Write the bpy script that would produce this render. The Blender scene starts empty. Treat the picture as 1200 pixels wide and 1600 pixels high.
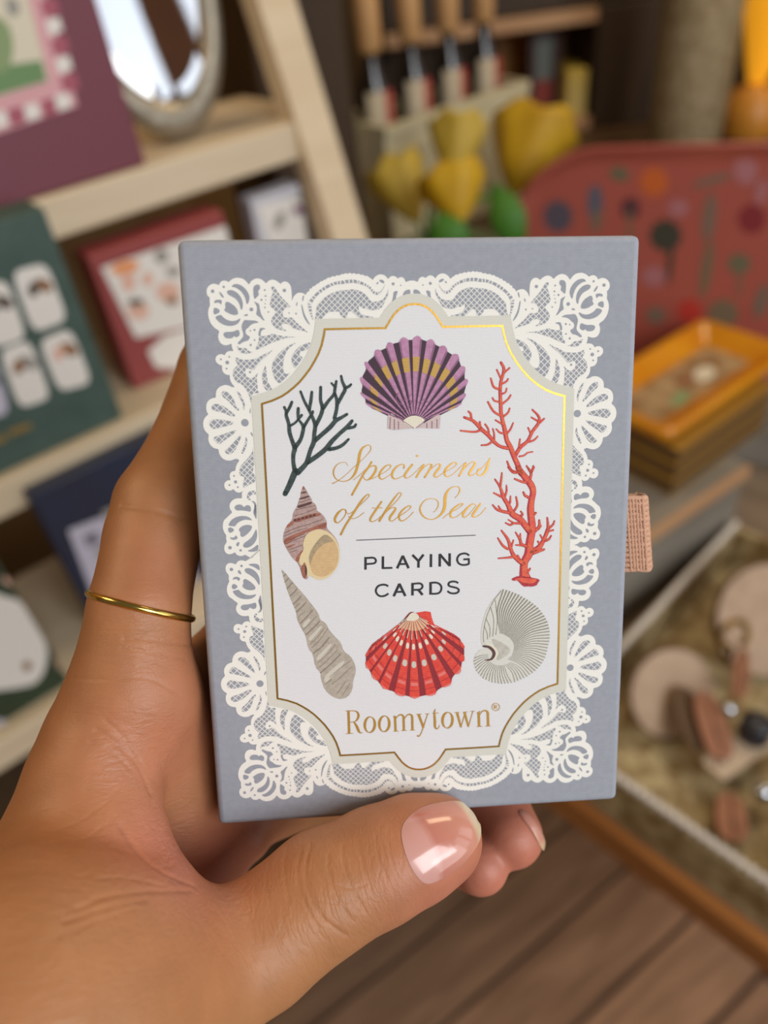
import bpy, bmesh, math, random, json
import numpy as np
from mathutils import Vector, Matrix
from mathutils.bvhtree import BVHTree

SC = bpy.context.scene
COL = SC.collection
random.seed(7)

# ------------------------------------------------------------------ camera, world, lights, exposure
FPX = 1180.0                                   # focal length in pixels of a 1200 x 1600 frame
CAM_H = 1.45
_down = Vector((178.0, -1389.0, -1180.0)).normalized()      # world "down" seen by the camera
ZC = -_down
YC = (Vector((0, 0, -1)) - ZC * Vector((0, 0, -1)).dot(ZC)).normalized()
XC = YC.cross(ZC).normalized()
ROT = Matrix((XC, YC, ZC))                     # camera vector -> world vector
CAM = Vector((0, 0, CAM_H))
cam_data = bpy.data.cameras.new('camera')
cam = bpy.data.objects.new('camera', cam_data)
COL.objects.link(cam)
cam.matrix_world = Matrix.Translation(CAM) @ ROT.to_4x4()
cam_data.sensor_fit = 'HORIZONTAL'
cam_data.sensor_width = 36.0
cam_data.lens = 36.0 * FPX / 1200.0
cam_data.clip_start = 0.005
cam_data.clip_end = 60
cam_data.dof.use_dof = True
cam_data.dof.focus_distance = 0.1255
cam_data.dof.aperture_fstop = 12.5
SC.camera = cam

world = bpy.data.worlds.new('world')
SC.world = world
world.use_nodes = True
_bg = world.node_tree.nodes['Background']
_bg.inputs[0].default_value = (1.0, 0.90, 0.78, 1)
_bg.inputs[1].default_value = 0.125

def area_light(name, loc, target, size, power, color):
    d = bpy.data.lights.new(name, 'AREA')
    d.shape = 'RECTANGLE'
    d.size, d.size_y = size
    d.energy = power
    d.color = color
    o = bpy.data.objects.new(name, d)
    COL.objects.link(o)
    o.location = loc
    o.rotation_euler = (Vector(target) - Vector(loc)).to_track_quat('-Z', 'Y').to_euler()
    return o

# added key light in place of daylight, behind and right of the camera, an added side fill, and assumed warm lamps, out of view, over the shelves
area_light('added_key_light', (0.86, -0.98, 2.08), (0.02, 0.12, 1.35), (0.9, 0.9), 20, (0.95, 0.97, 1.0))  # added key light
area_light('side_fill_light', (1.10, -0.80, 1.48), (0.02, 0.12, 1.33), (0.7, 0.9), 5, (0.97, 0.98, 1.0))  # fill added from the right; no window stands behind it
area_light('assumed_warm_light', (-0.75, 0.25, 2.35), (-0.1, 0.3, 1.2), (0.4, 0.4), 5, (1.0, 0.70, 0.40))  # warm lamp assumed overhead, out of view; no fitting is modelled
area_light('assumed_warm_light', (0.9, 1.0, 2.5), (0.6, 0.9, 0.8), (0.6, 0.6), 9, (1.0, 0.76, 0.48))  # likewise assumed, an unseen warm light over the table and counter

SC.view_settings.view_transform = 'Standard'
SC.view_settings.look = 'None'
SC.view_settings.gamma = 1.0
SC.view_settings.use_curve_mapping = False
SC.view_settings.exposure = 0.0
SC.cycles.use_denoising = True
SC.cycles.max_bounces = 8

# ------------------------------------------------------------------ helpers
def ray(px, py):
    return ROT @ Vector(((px - 600) / FPX, -(py - 800) / FPX, -1.0))
def at(px, py, depth):
    return CAM + ray(px, py) * depth
def hit(px, py, p, n):
    r = ray(px, py)
    return CAM + r * ((p - CAM).dot(n) / r.dot(n))
def hit_z(px, py, z):
    return hit(px, py, Vector((0, 0, z)), Vector((0, 0, 1)))
def azimuth(deg):
    a = math.radians(deg)
    return Vector((math.sin(a), math.cos(a), 0))

def srgb(r, g, b):
    def f(c):
        c /= 255.0
        return c / 12.92 if c <= 0.04045 else ((c + 0.055) / 1.055) ** 2.4
    return (f(r), f(g), f(b), 1.0)

MATS = {}
def mat(name, color, rough=0.6, metal=0.0, noise=None, bump=None, linen=0.0, emit=None, spec=0.5, coat=0.0, sss=0.0, trans=0.0):
    """noise = (colour2, scale, amount); bump = (scale, strength, distance); linen = weave strength"""
    if name in MATS:
        return MATS[name]
    m = bpy.data.materials.new(name)
    m.use_nodes = True
    nt = m.node_tree
    N, L = nt.nodes, nt.links
    b = N['Principled BSDF']
    b.inputs['Base Color'].default_value = color
    b.inputs['Roughness'].default_value = rough
    b.inputs['Metallic'].default_value = metal
    b.inputs['Specular IOR Level'].default_value = spec
    b.inputs['Coat Weight'].default_value = coat
    b.inputs['Transmission Weight'].default_value = trans
    if sss:
        b.inputs['Subsurface Weight'].default_value = sss
        b.inputs['Subsurface Radius'].default_value = (1.0, 0.4, 0.25)
        b.inputs['Subsurface Scale'].default_value = 0.002
    tc = N.new('ShaderNodeTexCoord')
    if noise:
        c2, sc, amt = noise
        t = N.new('ShaderNodeTexNoise')
        t.inputs['Scale'].default_value = sc
        t.inputs['Detail'].default_value = 4
        L.new(tc.outputs['Object'], t.inputs['Vector'])
        r = N.new('ShaderNodeMapRange')
        r.inputs[1].default_value = 0.35
        r.inputs[2].default_value = 0.65
        r.inputs[4].default_value = amt
        L.new(t.outputs['Fac'], r.inputs[0])
        mx = N.new('ShaderNodeMix')
        mx.data_type = 'RGBA'
        mx.inputs[6].default_value = color
        mx.inputs[7].default_value = c2
        L.new(r.outputs[0], mx.inputs[0])
        L.new(mx.outputs[2], b.inputs['Base Color'])
    if bump:
        sc, st, di = bump
        t = N.new('ShaderNodeTexNoise')
        t.inputs['Scale'].default_value = sc
        t.inputs['Detail'].default_value = 3
        L.new(tc.outputs['Object'], t.inputs['Vector'])
        bn = N.new('ShaderNodeBump')
        bn.inputs['Strength'].default_value = st
        bn.inputs['Distance'].default_value = di
        L.new(t.outputs['Fac'], bn.inputs['Height'])
        L.new(bn.outputs[0], b.inputs['Normal'])
    if linen:
        hs = []
        for ax, sc, ds in (('X', 1250, 4.0), ('Y', 760, 6.0)):
            w = N.new('ShaderNodeTexWave')
            w.bands_direction = ax
            w.inputs['Scale'].default_value = sc
            w.inputs['Distortion'].default_value = ds
            w.inputs['Detail'].default_value = 2
            w.inputs['Detail Scale'].default_value = 1.4
            L.new(tc.outputs['Object'], w.inputs['Vector'])
            hs.append(w)
        ad = N.new('ShaderNodeMath')
        ad.operation = 'ADD'
        L.new(hs[0].outputs['Fac'], ad.inputs[0])
        L.new(hs[1].outputs['Fac'], ad.inputs[1])
        bn = N.new('ShaderNodeBump')
        bn.inputs['Strength'].default_value = linen
        bn.inputs['Distance'].default_value = 0.00012
        L.new(ad.outputs[0], bn.inputs['Height'])
        L.new(bn.outputs[0], b.inputs['Normal'])
    if emit:
        b.inputs['Emission Color'].default_value = emit[0]
        b.inputs['Emission Strength'].default_value = emit[1]
    MATS[name] = m
    return m

def wood(name, c1=None, c2=None, scale=6.0, stretch=12.0, rough=0.55, axis=0):
    """wood grain running along one local axis"""
    if name in MATS:
        return MATS[name]
    m = mat(name, c1, rough)
    nt = m.node_tree
    N, L = nt.nodes, nt.links
    b = N['Principled BSDF']
    tc = next(n for n in N if n.type == 'TEX_COORD')
    mp = N.new('ShaderNodeMapping')
    s = [stretch] * 3
    s[axis] = 1.0
    mp.inputs['Scale'].default_value = s
    L.new(tc.outputs['Object'], mp.inputs['Vector'])
    t = N.new('ShaderNodeTexNoise')
    t.inputs['Scale'].default_value = scale
    t.inputs['Detail'].default_value = 6
    t.inputs['Distortion'].default_value = 0.6
    L.new(mp.outputs[0], t.inputs['Vector'])
    cr = N.new('ShaderNodeValToRGB')
    cr.color_ramp.elements[0].position = 0.3
    cr.color_ramp.elements[0].color = c1
    cr.color_ramp.elements[1].position = 0.7
    cr.color_ramp.elements[1].color = c2
    L.new(t.outputs['Fac'], cr.inputs[0])
    L.new(cr.outputs[0], b.inputs['Base Color'])
    bn = N.new('ShaderNodeBump')
    bn.inputs['Strength'].default_value = 0.25
    bn.inputs['Distance'].default_value = 0.002
    L.new(t.outputs['Fac'], bn.inputs['Height'])
    L.new(bn.outputs[0], b.inputs['Normal'])
    return m

def tag(o, label=None, cat=None, group=None, kind=None):
    if label: o['label'] = label
    if cat: o['category'] = cat
    if group: o['group'] = group
    if kind: o['kind'] = kind
    return o

def frame_matrix(origin, x, z):
    """matrix with the given origin, local x along x, local z near z"""
    x = x.normalized()
    y = z.cross(x).normalized()
    z = x.cross(y).normalized()
    m = Matrix((x, y, z)).transposed().to_4x4()
    m.translation = origin
    return m

def empty(name, matrix, label=None, cat=None, group=None):
    o = bpy.data.objects.new(name, None)
    o.empty_display_size = 0.02
    COL.objects.link(o)
    o.matrix_world = matrix
    return tag(o, label, cat, group)

class MB:
    """collects shapes that become ONE mesh object"""
    def __init__(s):
        s.bm = bmesh.new()
        s.mats = []
    def mi(s, m):
        if m not in s.mats:
            s.mats.append(m)
        return s.mats.index(m)
    def face(s, pts, m, up=None):
        vs = [s.bm.verts.new(p) for p in pts]
        f = s.bm.faces.new(vs)
        f.material_index = s.mi(m)
        if up is not None:
            f.normal_update()
            if f.normal.dot(up) < 0:
                f.normal_flip()
        return f
    def box(s, lo, hi, m, bevel=0.0, seg=2):
        c = [(a + b) / 2 for a, b in zip(lo, hi)]
        d = [b - a for a, b in zip(lo, hi)]
        r = bmesh.ops.create_cube(s.bm, size=1.0)
        bmesh.ops.scale(s.bm, vec=d, verts=r['verts'])
        bmesh.ops.translate(s.bm, vec=c, verts=r['verts'])
        fs = set(f for v in r['verts'] for f in v.link_faces)
        k = s.mi(m)
        for f in fs:
            f.material_index = k
        if bevel:
            es = list(set(e for f in fs for e in f.edges))
            g = bmesh.ops.bevel(s.bm, geom=es, offset=bevel, segments=seg, affect='EDGES', profile=0.5)
            for f in g['faces']:
                f.material_index = k
                f.smooth = True
        return s
    def prism(s, pts, z0, z1, m):
        """closed outline in xy raised from z0 to z1"""
        a = sum(pts[i][0] * pts[(i + 1) % len(pts)][1] - pts[(i + 1) % len(pts)][0] * pts[i][1] for i in range(len(pts)))
        if a < 0:
            pts = list(reversed(pts))
        k = s.mi(m)
        lo = [s.bm.verts.new((p[0], p[1], z0)) for p in pts]
        hi = [s.bm.verts.new((p[0], p[1], z1)) for p in pts]
        fs = [s.bm.faces.new(hi), s.bm.faces.new(list(reversed(lo)))]
        n = len(pts)
        for i in range(n):
            fs.append(s.bm.faces.new((lo[i], lo[(i + 1) % n], hi[(i + 1) % n], hi[i])))
        for f in fs:
            f.material_index = k
        return s
    def lathe(s, prof, m, n=32, sx=1.0, sy=1.0, axis=None, smooth=True):
        """prof = [(radius, height)], turned about local z"""
        k = s.mi(m)
        rings = []
        for r, h in prof:
            if r <= 1e-6:
                rings.append([s.bm.verts.new((0, 0, h))])
            else:
                rings.append([s.bm.verts.new((r * sx * math.cos(2 * math.pi * i / n), r * sy * math.sin(2 * math.pi * i / n), h)) for i in range(n)])
        for a, b in zip(rings, rings[1:]):
            for i in range(n):
                j = (i + 1) % n
                if len(a) == 1 and len(b) == 1:
                    continue
                if len(a) == 1:
                    f = s.bm.faces.new((a[0], b[i], b[j]))
                elif len(b) == 1:
                    f = s.bm.faces.new((a[i], a[j], b[0]))
                else:
                    f = s.bm.faces.new((a[i], a[j], b[j], b[i]))
                f.material_index = k
                f.smooth = smooth
        return s
    def tube(s, pts, r, m, n=10, closed=False):
        """round tube along 3-D points; r a number or a list"""
        pts = [Vector(p) for p in pts]
        k = s.mi(m)
        N = len(pts)
        rad = r if isinstance(r, (list, tuple)) else [r] * N
        rings = []
        up = None
        for i, p in enumerate(pts):
            a = pts[(i - 1) % N] if (closed or i > 0) else p
            b = pts[(i + 1) % N] if (closed or i < N - 1) else p
            d = (b - a).normalized()
            if up is None:
                up = d.orthogonal().normalized()
            up = (up - d * up.dot(d)).normalized()
            v = d.cross(up)
            rings.append([s.bm.verts.new(p + (up * math.cos(2 * math.pi * j / n) + v * math.sin(2 * math.pi * j / n)) * rad[i]) for j in range(n)])
        rr = list(zip(rings, rings[1:])) + ([(rings[-1], rings[0])] if closed else [])
        for a, b in rr:
            for j in range(n):
                f = s.bm.faces.new((a[j], a[(j + 1) % n], b[(j + 1) % n], b[j]))
                f.material_index = k
                f.smooth = True
        if not closed:
            for rg in (rings[0], rings[-1]):
                f = s.bm.faces.new(rg)
                f.material_index = k
        return s
    def build(s, name, parent=None, matrix=None, fix=True):
        if fix:
            bmesh.ops.recalc_face_normals(s.bm, faces=s.bm.faces[:])
        me = bpy.data.meshes.new(name)
        s.bm.to_mesh(me)
        s.bm.free()
        for m in s.mats:
            me.materials.append(m)
        o = bpy.data.objects.new(name, me)
        COL.objects.link(o)
        if parent is not None:
            o.parent = parent
        if matrix is not None:
            o.matrix_world = matrix
        return o

def smooth_closed(pts, it=2):
    for _ in range(it):
        o = []
        n = len(pts)
        for i in range(n):
            a, b = pts[i], pts[(i + 1) % n]
            o.append(tuple(a[k] * .75 + b[k] * .25 for k in range(len(a))))
            o.append(tuple(a[k] * .25 + b[k] * .75 for k in range(len(a))))
        pts = o
    return pts
def spline(pts, sub=5):
    if len(pts) < 3:
        return [tuple(p) for p in pts]
    P = [np.array(p, float) for p in pts]
    P = [2 * P[0] - P[1]] + P + [2 * P[-1] - P[-2]]
    o = []
    for i in range(1, len(P) - 2):
        a, b, c, d = P[i - 1:i + 3]
        for j in range(sub):
            t = j / sub
            o.append(tuple(0.5 * (2 * b + (c - a) * t + (2 * a - 5 * b + 4 * c - d) * t * t + (3 * b - a - 3 * c + d) * t ** 3)))
    o.append(tuple(P[-2]))
    return o
def rounded_rect(w, h, r, n=6):
    o = []
    for cx, cy, a0 in ((w - r, h - r, 0), (r, h - r, 90), (r, r, 180), (w - r, r, 270)):
        for i in range(n + 1):
            a = math.radians(a0 + 90 * i / n)
            o.append((cx + r * math.cos(a), cy + r * math.sin(a)))
    return o
def oval_pts(cx, cy, rx, ry, n=20, rot=0.0):
    o = []
    for i in range(n):
        a = 2 * math.pi * i / n
        x, y = rx * math.cos(a), ry * math.sin(a)
        o.append((cx + x * math.cos(rot) - y * math.sin(rot), cy + x * math.sin(rot) + y * math.cos(rot)))
    return o

# ------------------------------------------------------------------ the shop: room axes, floor, walls, window
U = azimuth(54)                                  # along the shelves
NS = azimuth(144)                                # out of the shelves, into the room
ZUP = Vector((0, 0, 1))
P0 = at(200, 270, 0.58)
LEAN = math.radians(18)
NL = NS * math.cos(LEAN) + ZUP * math.sin(LEAN)  # slope on which the stepped shelves' edges lie

M_floor = wood('floor_planks', srgb(136, 102, 76), srgb(190, 148, 114), 5.0, 10.0, 0.6, 0)
def plank_gaps(m, width):
    nt = m.node_tree
    N, L = nt.nodes, nt.links
    b = N['Principled BSDF']
    old = b.inputs['Base Color'].links[0].from_socket
    tc = next(n for n in N if n.type == 'TEX_COORD')
    br = N.new('ShaderNodeTexBrick')
    br.inputs['Scale'].default_value = 1.0
    br.inputs['Brick Width'].default_value = 1.6
    br.inputs['Row Height'].default_value = width
    br.inputs['Mortar Size'].default_value = 0.005
    br.inputs['Mortar Smooth'].default_value = 0.3
    br.inputs['Color1'].default_value = (0.72, 0.72, 0.72, 1)
    br.inputs['Color2'].default_value = (1.25, 1.2, 1.15, 1)
    br.inputs['Mortar'].default_value = (0.12, 0.1, 0.08, 1)
    L.new(tc.outputs['Object'], br.inputs['Vector'])
    mx = N.new('ShaderNodeMix')
    mx.data_type = 'RGBA'
    mx.blend_type = 'MULTIPLY'
    mx.inputs[0].default_value = 1.0
    L.new(old, mx.inputs[6])
    L.new(br.outputs['Color'], mx.inputs[7])
    L.new(mx.outputs[2], b.inputs['Base Color'])
plank_gaps(M_floor, 0.125)
FU = azimuth(60.5)
fb = MB()
fb.box((-4, -4, -0.03), (4, 4, 0), M_floor)
floor = fb.build('floor', None, frame_matrix(hit_z(1007, 1333, 0) + FU.cross(ZUP) * -0.0, FU, ZUP))
tag(floor, 'brown plank floor', kind='structure')

M_wall = mat('wall_plaster', srgb(150, 118, 76), 0.85, noise=(srgb(120, 92, 58), 3, 0.8), bump=(30, .2, .003))
M_dark = wood('dark_timber', srgb(40, 27, 12), srgb(68, 48, 24), 4, 9, 0.6, 2)
M_wallb = mat('wall_brown', srgb(96, 72, 40), 0.85, noise=(srgb(66, 48, 26), 2.5, 0.8))
wl = MB(); wl.box((-2.2, 0.0, 0), (0.30, 0.06, 2.7), M_wall)
tag(wl.build('wall_left', None, frame_matrix(Vector((P0.x, P0.y, 0)) - NS * 0.34, U, ZUP)), 'brown plaster wall behind the shelves', kind='structure')
wbk = MB(); wbk.box((-2.6, 0, 0), (3.0, 0.06, 2.7), M_wallb)
tag(wbk.build('wall_back', None, frame_matrix(Vector((0.55, 2.75, 0)), azimuth(70), ZUP)), 'dim brown wall at the back of the shop', kind='structure')

# right wall with the shop window that the oval mirror reflects
WC = Vector((1.72, -0.06, 1.78))
WN = Vector((-0.93, 0.30, -0.0)).normalized()    # into the room
WX = ZUP.cross(WN).normalized()
wm = frame_matrix(WC, WX, ZUP)                   # local x along the wall, y out of the room (-WN), z up
M_wallr = mat('wall_cream', srgb(196, 176, 146), 0.9)
M_pane = mat('window_pane', srgb(235, 242, 255), 0.2, emit=((0.76, 0.86, 1.0, 1), 1.15))
M_wframe = mat('window_frame', srgb(120, 76, 48), 0.6, noise=(srgb(96, 60, 38), 8, .6))
wr = MB()
W2, H2 = 0.62, 0.62
wr.box((-3.0, 0, -WC.z), (-W2, 0.08, 0.95), M_wallr); wr.box((W2, 0, -WC.z), (2.2, 0.08, 0.95), M_wallr)
wr.box((-W2, 0, -WC.z), (W2, 0.08, -H2), M_wallr); wr.box((-W2, 0, H2), (W2, 0.08, 0.95), M_wallr)
tag(wr.build('wall_right', None, wm), 'cream wall with a shop window', kind='structure')
win = empty('window_1', wm); tag(win, 'bright shop window with a brown centre post', kind='structure')
wf = MB()
for lo, hi_ in (((-W2, -.02, -H2), (-W2 + .05, .06, H2)), ((W2 - .05, -.02, -H2), (W2, .06, H2)), ((-W2, -.02, -H2), (W2, .06, -H2 + .05)), ((-W2, -.02, H2 - .05), (W2, .06, H2)), ((.05, -.02, -H2), (.20, .06, H2))):
    wf.box(lo, hi_, M_wframe)
wf.build('window_frame', win)
wp = MB(); wp.box((-W2 + .04, .045, -H2 + .04), (W2 - .04, .055, H2 - .04), M_pane)
wp.build('window_pane', win)

# ------------------------------------------------------------------ stepped shelves on the left
M_beige = wood('pale_painted_wood', srgb(202, 182, 150), srgb(214, 197, 168), 5, 8, 0.6, 0)
LEVEL = [hit(200, 270, P0, NL), hit(200, 660, P0, NL), hit(60, 1122, P0, NL)]
LEN_R = (hit(520, 186, P0, NL) - LEVEL[0]).dot(U)
shelf = empty('stepped_display_shelf', frame_matrix(Vector((LEVEL[2].x, LEVEL[2].y, 0)), U, ZUP), 'pale stepped display shelf carrying boxed card sets along the left wall', 'shelf')
SHM = shelf.matrix_world.inverted()
for i, e in enumerate(LEVEL):
    p = SHM @ e
    r = LEN_R - (e - LEVEL[0]).dot(U)
    b = MB()
    b.box((-0.62, p.y, p.z - 0.030), (r + p.x, p.y + 0.145 + 0.02 * i, p.z), M_beige, 0.002)
    b.build('shelf_board', shelf)
p = SHM @ LEVEL[2]
r = LEN_R - (LEVEL[2] - LEVEL[0]).dot(U)
b = MB(); b.box((-0.60, p.y + .10, 0), (r + p.x - .03, p.y + .19, p.z - .0305), M_dark); b.build('plinth', shelf)
# sloping side rails
def rail(u_off, name):
    b = MB()
    top = SHM @ (LEVEL[0] + (LEVEL[0] - LEVEL[1]) * 1.25)
    ln = (LEVEL[1] - LEVEL[0]).length
    d = (SHM.to_3x3() @ (LEVEL[1] - LEVEL[0] - U * (LEVEL[1] - LEVEL[0]).dot(U))).normalized()
    t = (top.z - (SHM @ LEVEL[2]).z + .028) / abs(d.z)
    pts = []
    a, e = top, top + d * t
    up = Vector((0, d.z, -d.y)) * (1 if d.y * 0 == 0 else 1)
    nrm = Vector((0, -d.z, d.y)).normalized()
    if nrm.y > 0: nrm = -nrm
    w = 0.036
    for (x, k) in ((0, 0), (w, 0)):
        pass
    vs = []
    for p in (a, e):
        for dx in (0, w):
            for dn in (0.004, -0.02):
                q = Vector((p.x * 0 + u_off + dx, p.y, p.z)) + nrm * dn
                vs.append(b.bm.verts.new(q))
    idx = [(0, 1, 3, 2), (4, 6, 7, 5), (0, 4, 5, 1), (2, 3, 7, 6), (0, 2, 6, 4), (1, 5, 7, 3)]
    for q in idx:
        f = b.bm.faces.new([vs[i] for i in q]); f.material_index = b.mi(M_beige)
    return b.build(name, shelf)
rail((SHM @ hit(398, 0, P0, NL)).x, 'side_rail')
rail(-0.62, 'side_rail')

def zlev(i):
    return LEVEL[i].z

class Card:
    """an upright boxed set: base corners on a shelf, height to the top right or top left corner, its own lean"""
    def __init__(s, name, level, bl, br, top, lean, thick, m, label, cat, group=None, bevel=.0015, top_right=False):
        z = zlev(level) if isinstance(level, int) else level
        a, b = hit_z(*bl, z), hit_z(*br, z)
        x = U.copy(); s.w = (b - a).dot(U)
        n = x.cross(ZUP).normalized()
        if n.dot(CAM - a) < 0: n = -n
        n = (n * math.cos(lean) + ZUP * math.sin(lean)).normalized()
        s.m = Matrix((x, n.cross(x), n)).transposed().to_4x4()
        a = (a + b - U * s.w) / 2; a.z = z + .0004
        s.m.translation = a
        s.inv = s.m.inverted()
        s.n, s.a = n, a
        s.h = s.loc(*top)[1]
        s.root = empty(name, s.m, label, cat, group)
        bb = MB()
        y0 = thick * math.sin(lean) + .0003          # lifted so the rear lower edge just clears the shelf
        bb.box((0, y0 * 0 + thick * math.tan(lean), -thick), (s.w, s.h, 0), m, bevel)
        s.body = bb.build('box_body', s.root)
    def loc(s, px, py):
        q = s.inv @ hit(px, py, s.a, s.n)
        return q.x, q.y
    def art(s, name, polys, label=None):
        mb = MB()
        for i, (pts, m, it, lay) in enumerate(polys):
            q = [s.loc(*p) for p in pts]
            if it: q = smooth_closed(q, it)
            q = [(min(max(x, .0005), s.w - .0005), min(max(y, .0008), s.h - .0005)) for x, y in q]
            o = []
            for p in q:
                if not o or (p[0] - o[-1][0]) ** 2 + (p[1] - o[-1][1]) ** 2 > 1e-9: o.append(p)
            if len(o) > 2:
                mb.face([(x, y, .0004 + .0002 * lay + 1e-6 * i) for x, y in o], m, ZUP)
        return tag(mb.build(name, s.root), label)

P_white = mat('print_white', srgb(226, 222, 214), 0.6)
P_cream = mat('print_cream', srgb(214, 206, 182), 0.6)
P_orange = mat('print_orange', srgb(226, 150, 96), 0.6)
P_salmon = mat('print_salmon', srgb(220, 176, 156), 0.6)
P_grey = mat('print_grey', srgb(150, 146, 138), 0.6)
P_dk = mat('print_dark', srgb(84, 72, 60), 0.6)
P_brown = mat('print_brown', srgb(140, 100, 66), 0.6)
P_sage = mat('print_sage', srgb(132, 152, 104), 0.6)
P_leaf = mat('print_leaf', srgb(104, 138, 88), 0.6)
P_pink = mat('print_pink', srgb(214, 160, 164), 0.6)
P_rose = mat('print_rose', srgb(164, 82, 98), 0.6)
P_lilac = mat('print_lilac', srgb(188, 184, 200), 0.6)
P_slate = mat('print_slate', srgb(120, 114, 126), 0.6)
P_gold = mat('print_gold', srgb(158, 134, 76), 0.4, metal=.5)
P_purple = mat('print_purple', srgb(120, 74, 104), 0.6)

def blob(cx, cy, rx, ry, rot=0.0, n=10):
    return oval_pts(cx, cy, rx, ry, n, rot)

# upper shelf: burgundy box and oval mirror
M_burg = mat('burgundy_card', srgb(112, 52, 66), 0.55)
c = Card('boxed_set', 0, (-120, 368), (224, 256), (118, -84), math.radians(3), .012, M_burg, 'large burgundy box with a garden picture in a pink chequered border', 'box')
c.art('picture_border', [([(-60, -110), (40, -110), (121, 165), (-60, 228)], P_pink, 0, 0)] +
      [([(x, y), (x + 24, y - 7), (x + 31, y + 18), (x + 7, y + 26)], P_rose, 0, 1) for x, y in ((62, 2), (78, 62), (93, 120), (62, 158), (10, 172), (50, -40), (-40, 190))] +
      [([(x, y), (x + 22, y - 6), (x + 28, y + 16), (x + 6, y + 24)], P_white, 0, 1) for x, y in ((70, 32), (85, 92), (84, 150), (36, 166), (-14, 178))], 'pink chequered border')
c.art('picture', [([(-60, -40), (28, -62), (76, 126), (-60, 168)], P_cream, 0, 2), ([(-60, 112), (64, 94), (73, 126), (-60, 165)], P_leaf, 0, 3), ([(-30, 20), (10, 30), (22, 70), (14, 110), (-20, 118)], P_sage, 1, 3), ([(8, -10), (32, 5), (26, 28), (10, 22)], P_grey, 1, 3)], 'garden picture in cream and green')

M_silver = mat('mirror_rim_silver', srgb(150, 142, 126), 0.35, metal=0.6, bump=(220, .5, .002))
M_mirror = mat('mirror_glass', srgb(235, 238, 240), 0.02, metal=1.0)
mb_ = hit_z(322, 230, zlev(0)) - NS * .034 + ZUP * .0024
mlean = math.radians(12)
mn = NS * math.cos(mlean) + ZUP * math.sin(mlean)
mx_ = ZUP.cross(mn).normalized()
mm_ = Matrix((mx_, mn.cross(mx_), mn)).transposed().to_4x4(); mm_.translation = mb_
mir = empty('oval_mirror', mm_, 'oval standing mirror with a wide silver rim on the upper shelf', 'mirror')
RX, RY = 0.070, 0.126
m1 = MB()
m1.lathe([(0.78, 0.004), (0.80, 0.007), (0.86, 0.010), (0.93, 0.009), (0.985, 0.005), (1.0, 0.0), (0.97, -0.006), (0.5, -0.008), (0.0, -0.008)], M_silver, 56)
o = m1.build('mirror_rim', mir)
for v in o.data.vertices:
    v.co = (v.co.x * RX, v.co.y * RY + RY, v.co.z)
m2 = MB()
m2.lathe([(0.79, 0.0035), (0.78, 0.005), (0.70, 0.0065), (0.0, 0.0068)], M_mirror, 56, smooth=False)
o = m2.build('mirror_glass', mir)
for v in o.data.vertices:
    v.co = (v.co.x * RX, v.co.y * RY + RY, v.co.z)
m4 = MB(); m4.tube([(0, RY * 1.1, -.008), (0, .022, -.058)], .003, M_silver, 8); m4.build('rear_strut', mir)

# middle shelf: green, red and white boxes
M_greenbox = mat('green_card', srgb(58, 80, 72), 0.6, noise=(srgb(70, 92, 84), 60, 0.7))
c = Card('boxed_set', 1, (-110, 790), (196, 655), (95, 316), 0.0, .034, M_greenbox, 'dark green box with rounded animal cards pictured on its front', 'box')
cards = [[(17, 424), (72, 410), (106, 500), (52, 520)], [(-42, 450), (10, 436), (42, 528), (-12, 545)], [(-2, 548), (46, 530), (80, 622), (30, 638)], [(60, 532), (110, 512), (144, 598), (92, 612)], [(-58, 576), (-8, 560), (16, 645), (-30, 660)]]
def round_quad(q, f=.26):
    o = []
    for i in range(len(q)):
        p, a_, b_ = (np.array(q[j % len(q)], float) for j in (i, i - 1, i + 1))
        for t in np.linspace(0, 1, 5):
            o.append(tuple((p + (a_ - p) * f) * (1 - t) ** 2 + p * 2 * t * (1 - t) + (p + (b_ - p) * f) * t * t))
    return o
for k, q in enumerate(cards):
    cx, cy = sum(p[0] for p in q) / len(q), sum(p[1] for p in q) / len(q)
    pol = [(round_quad(q), P_white if k != 4 else P_lilac, 0, 0)]
    pol.append((blob(cx + 6, cy - 18, 16, 10, .5), (P_brown, P_dk, P_grey, P_brown, P_slate, P_dk)[k], 1, 1))
    pol.append((blob(cx - 10, cy - 12, 9, 13, .2), (P_dk, P_grey, P_brown, P_salmon, P_dk, P_brown)[k], 1, 2))
    c.art('card_picture', pol)
c.art('gold_title', [([(-30, 690), (8, 678), (12, 688), (-26, 700)], P_gold, 0, 0), ([(12, 672), (46, 660), (50, 669), (16, 682)], P_gold, 0, 0)], 'faint gold title bar')

M_redbox = mat('red_card', srgb(142, 62, 60), 0.55)
c = Card('boxed_set', 1, (206, 606), (400, 532), (130, 404), 0.0, .030, M_redbox, 'brick red box with two white picture labels', 'box')
c.art('picture_label', [([(158, 418), (372, 345), (430, 470), (212, 528)], P_white, 0, 0), (blob(195, 418, 24, 11, -.25), P_orange, 1, 1), (blob(252, 400, 12, 12), P_grey, 1, 1), (blob(230, 436, 9, 12), P_salmon, 1, 1), (blob(200, 440, 12, 16), P_salmon, 1, 1), (blob(262, 456, 20, 16), P_salmon, 1, 1), (blob(270, 424, 12, 8), P_grey, 1, 1), (blob(216, 486, 18, 14), P_salmon, 1, 1), (blob(212, 472, 14, 6), P_dk, 1, 2), (blob(268, 470, 10, 7), P_brown, 1, 2), (blob(310, 400, 18, 12), P_orange, 1, 1), (blob(340, 440, 14, 10), P_sage, 1, 1)], 'white label with small orange and grey drawings')
c.art('small_label', [([(224, 535), (350, 494), (372, 545), (250, 587)], P_white, 1, 0)], 'small blank white label')

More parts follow.
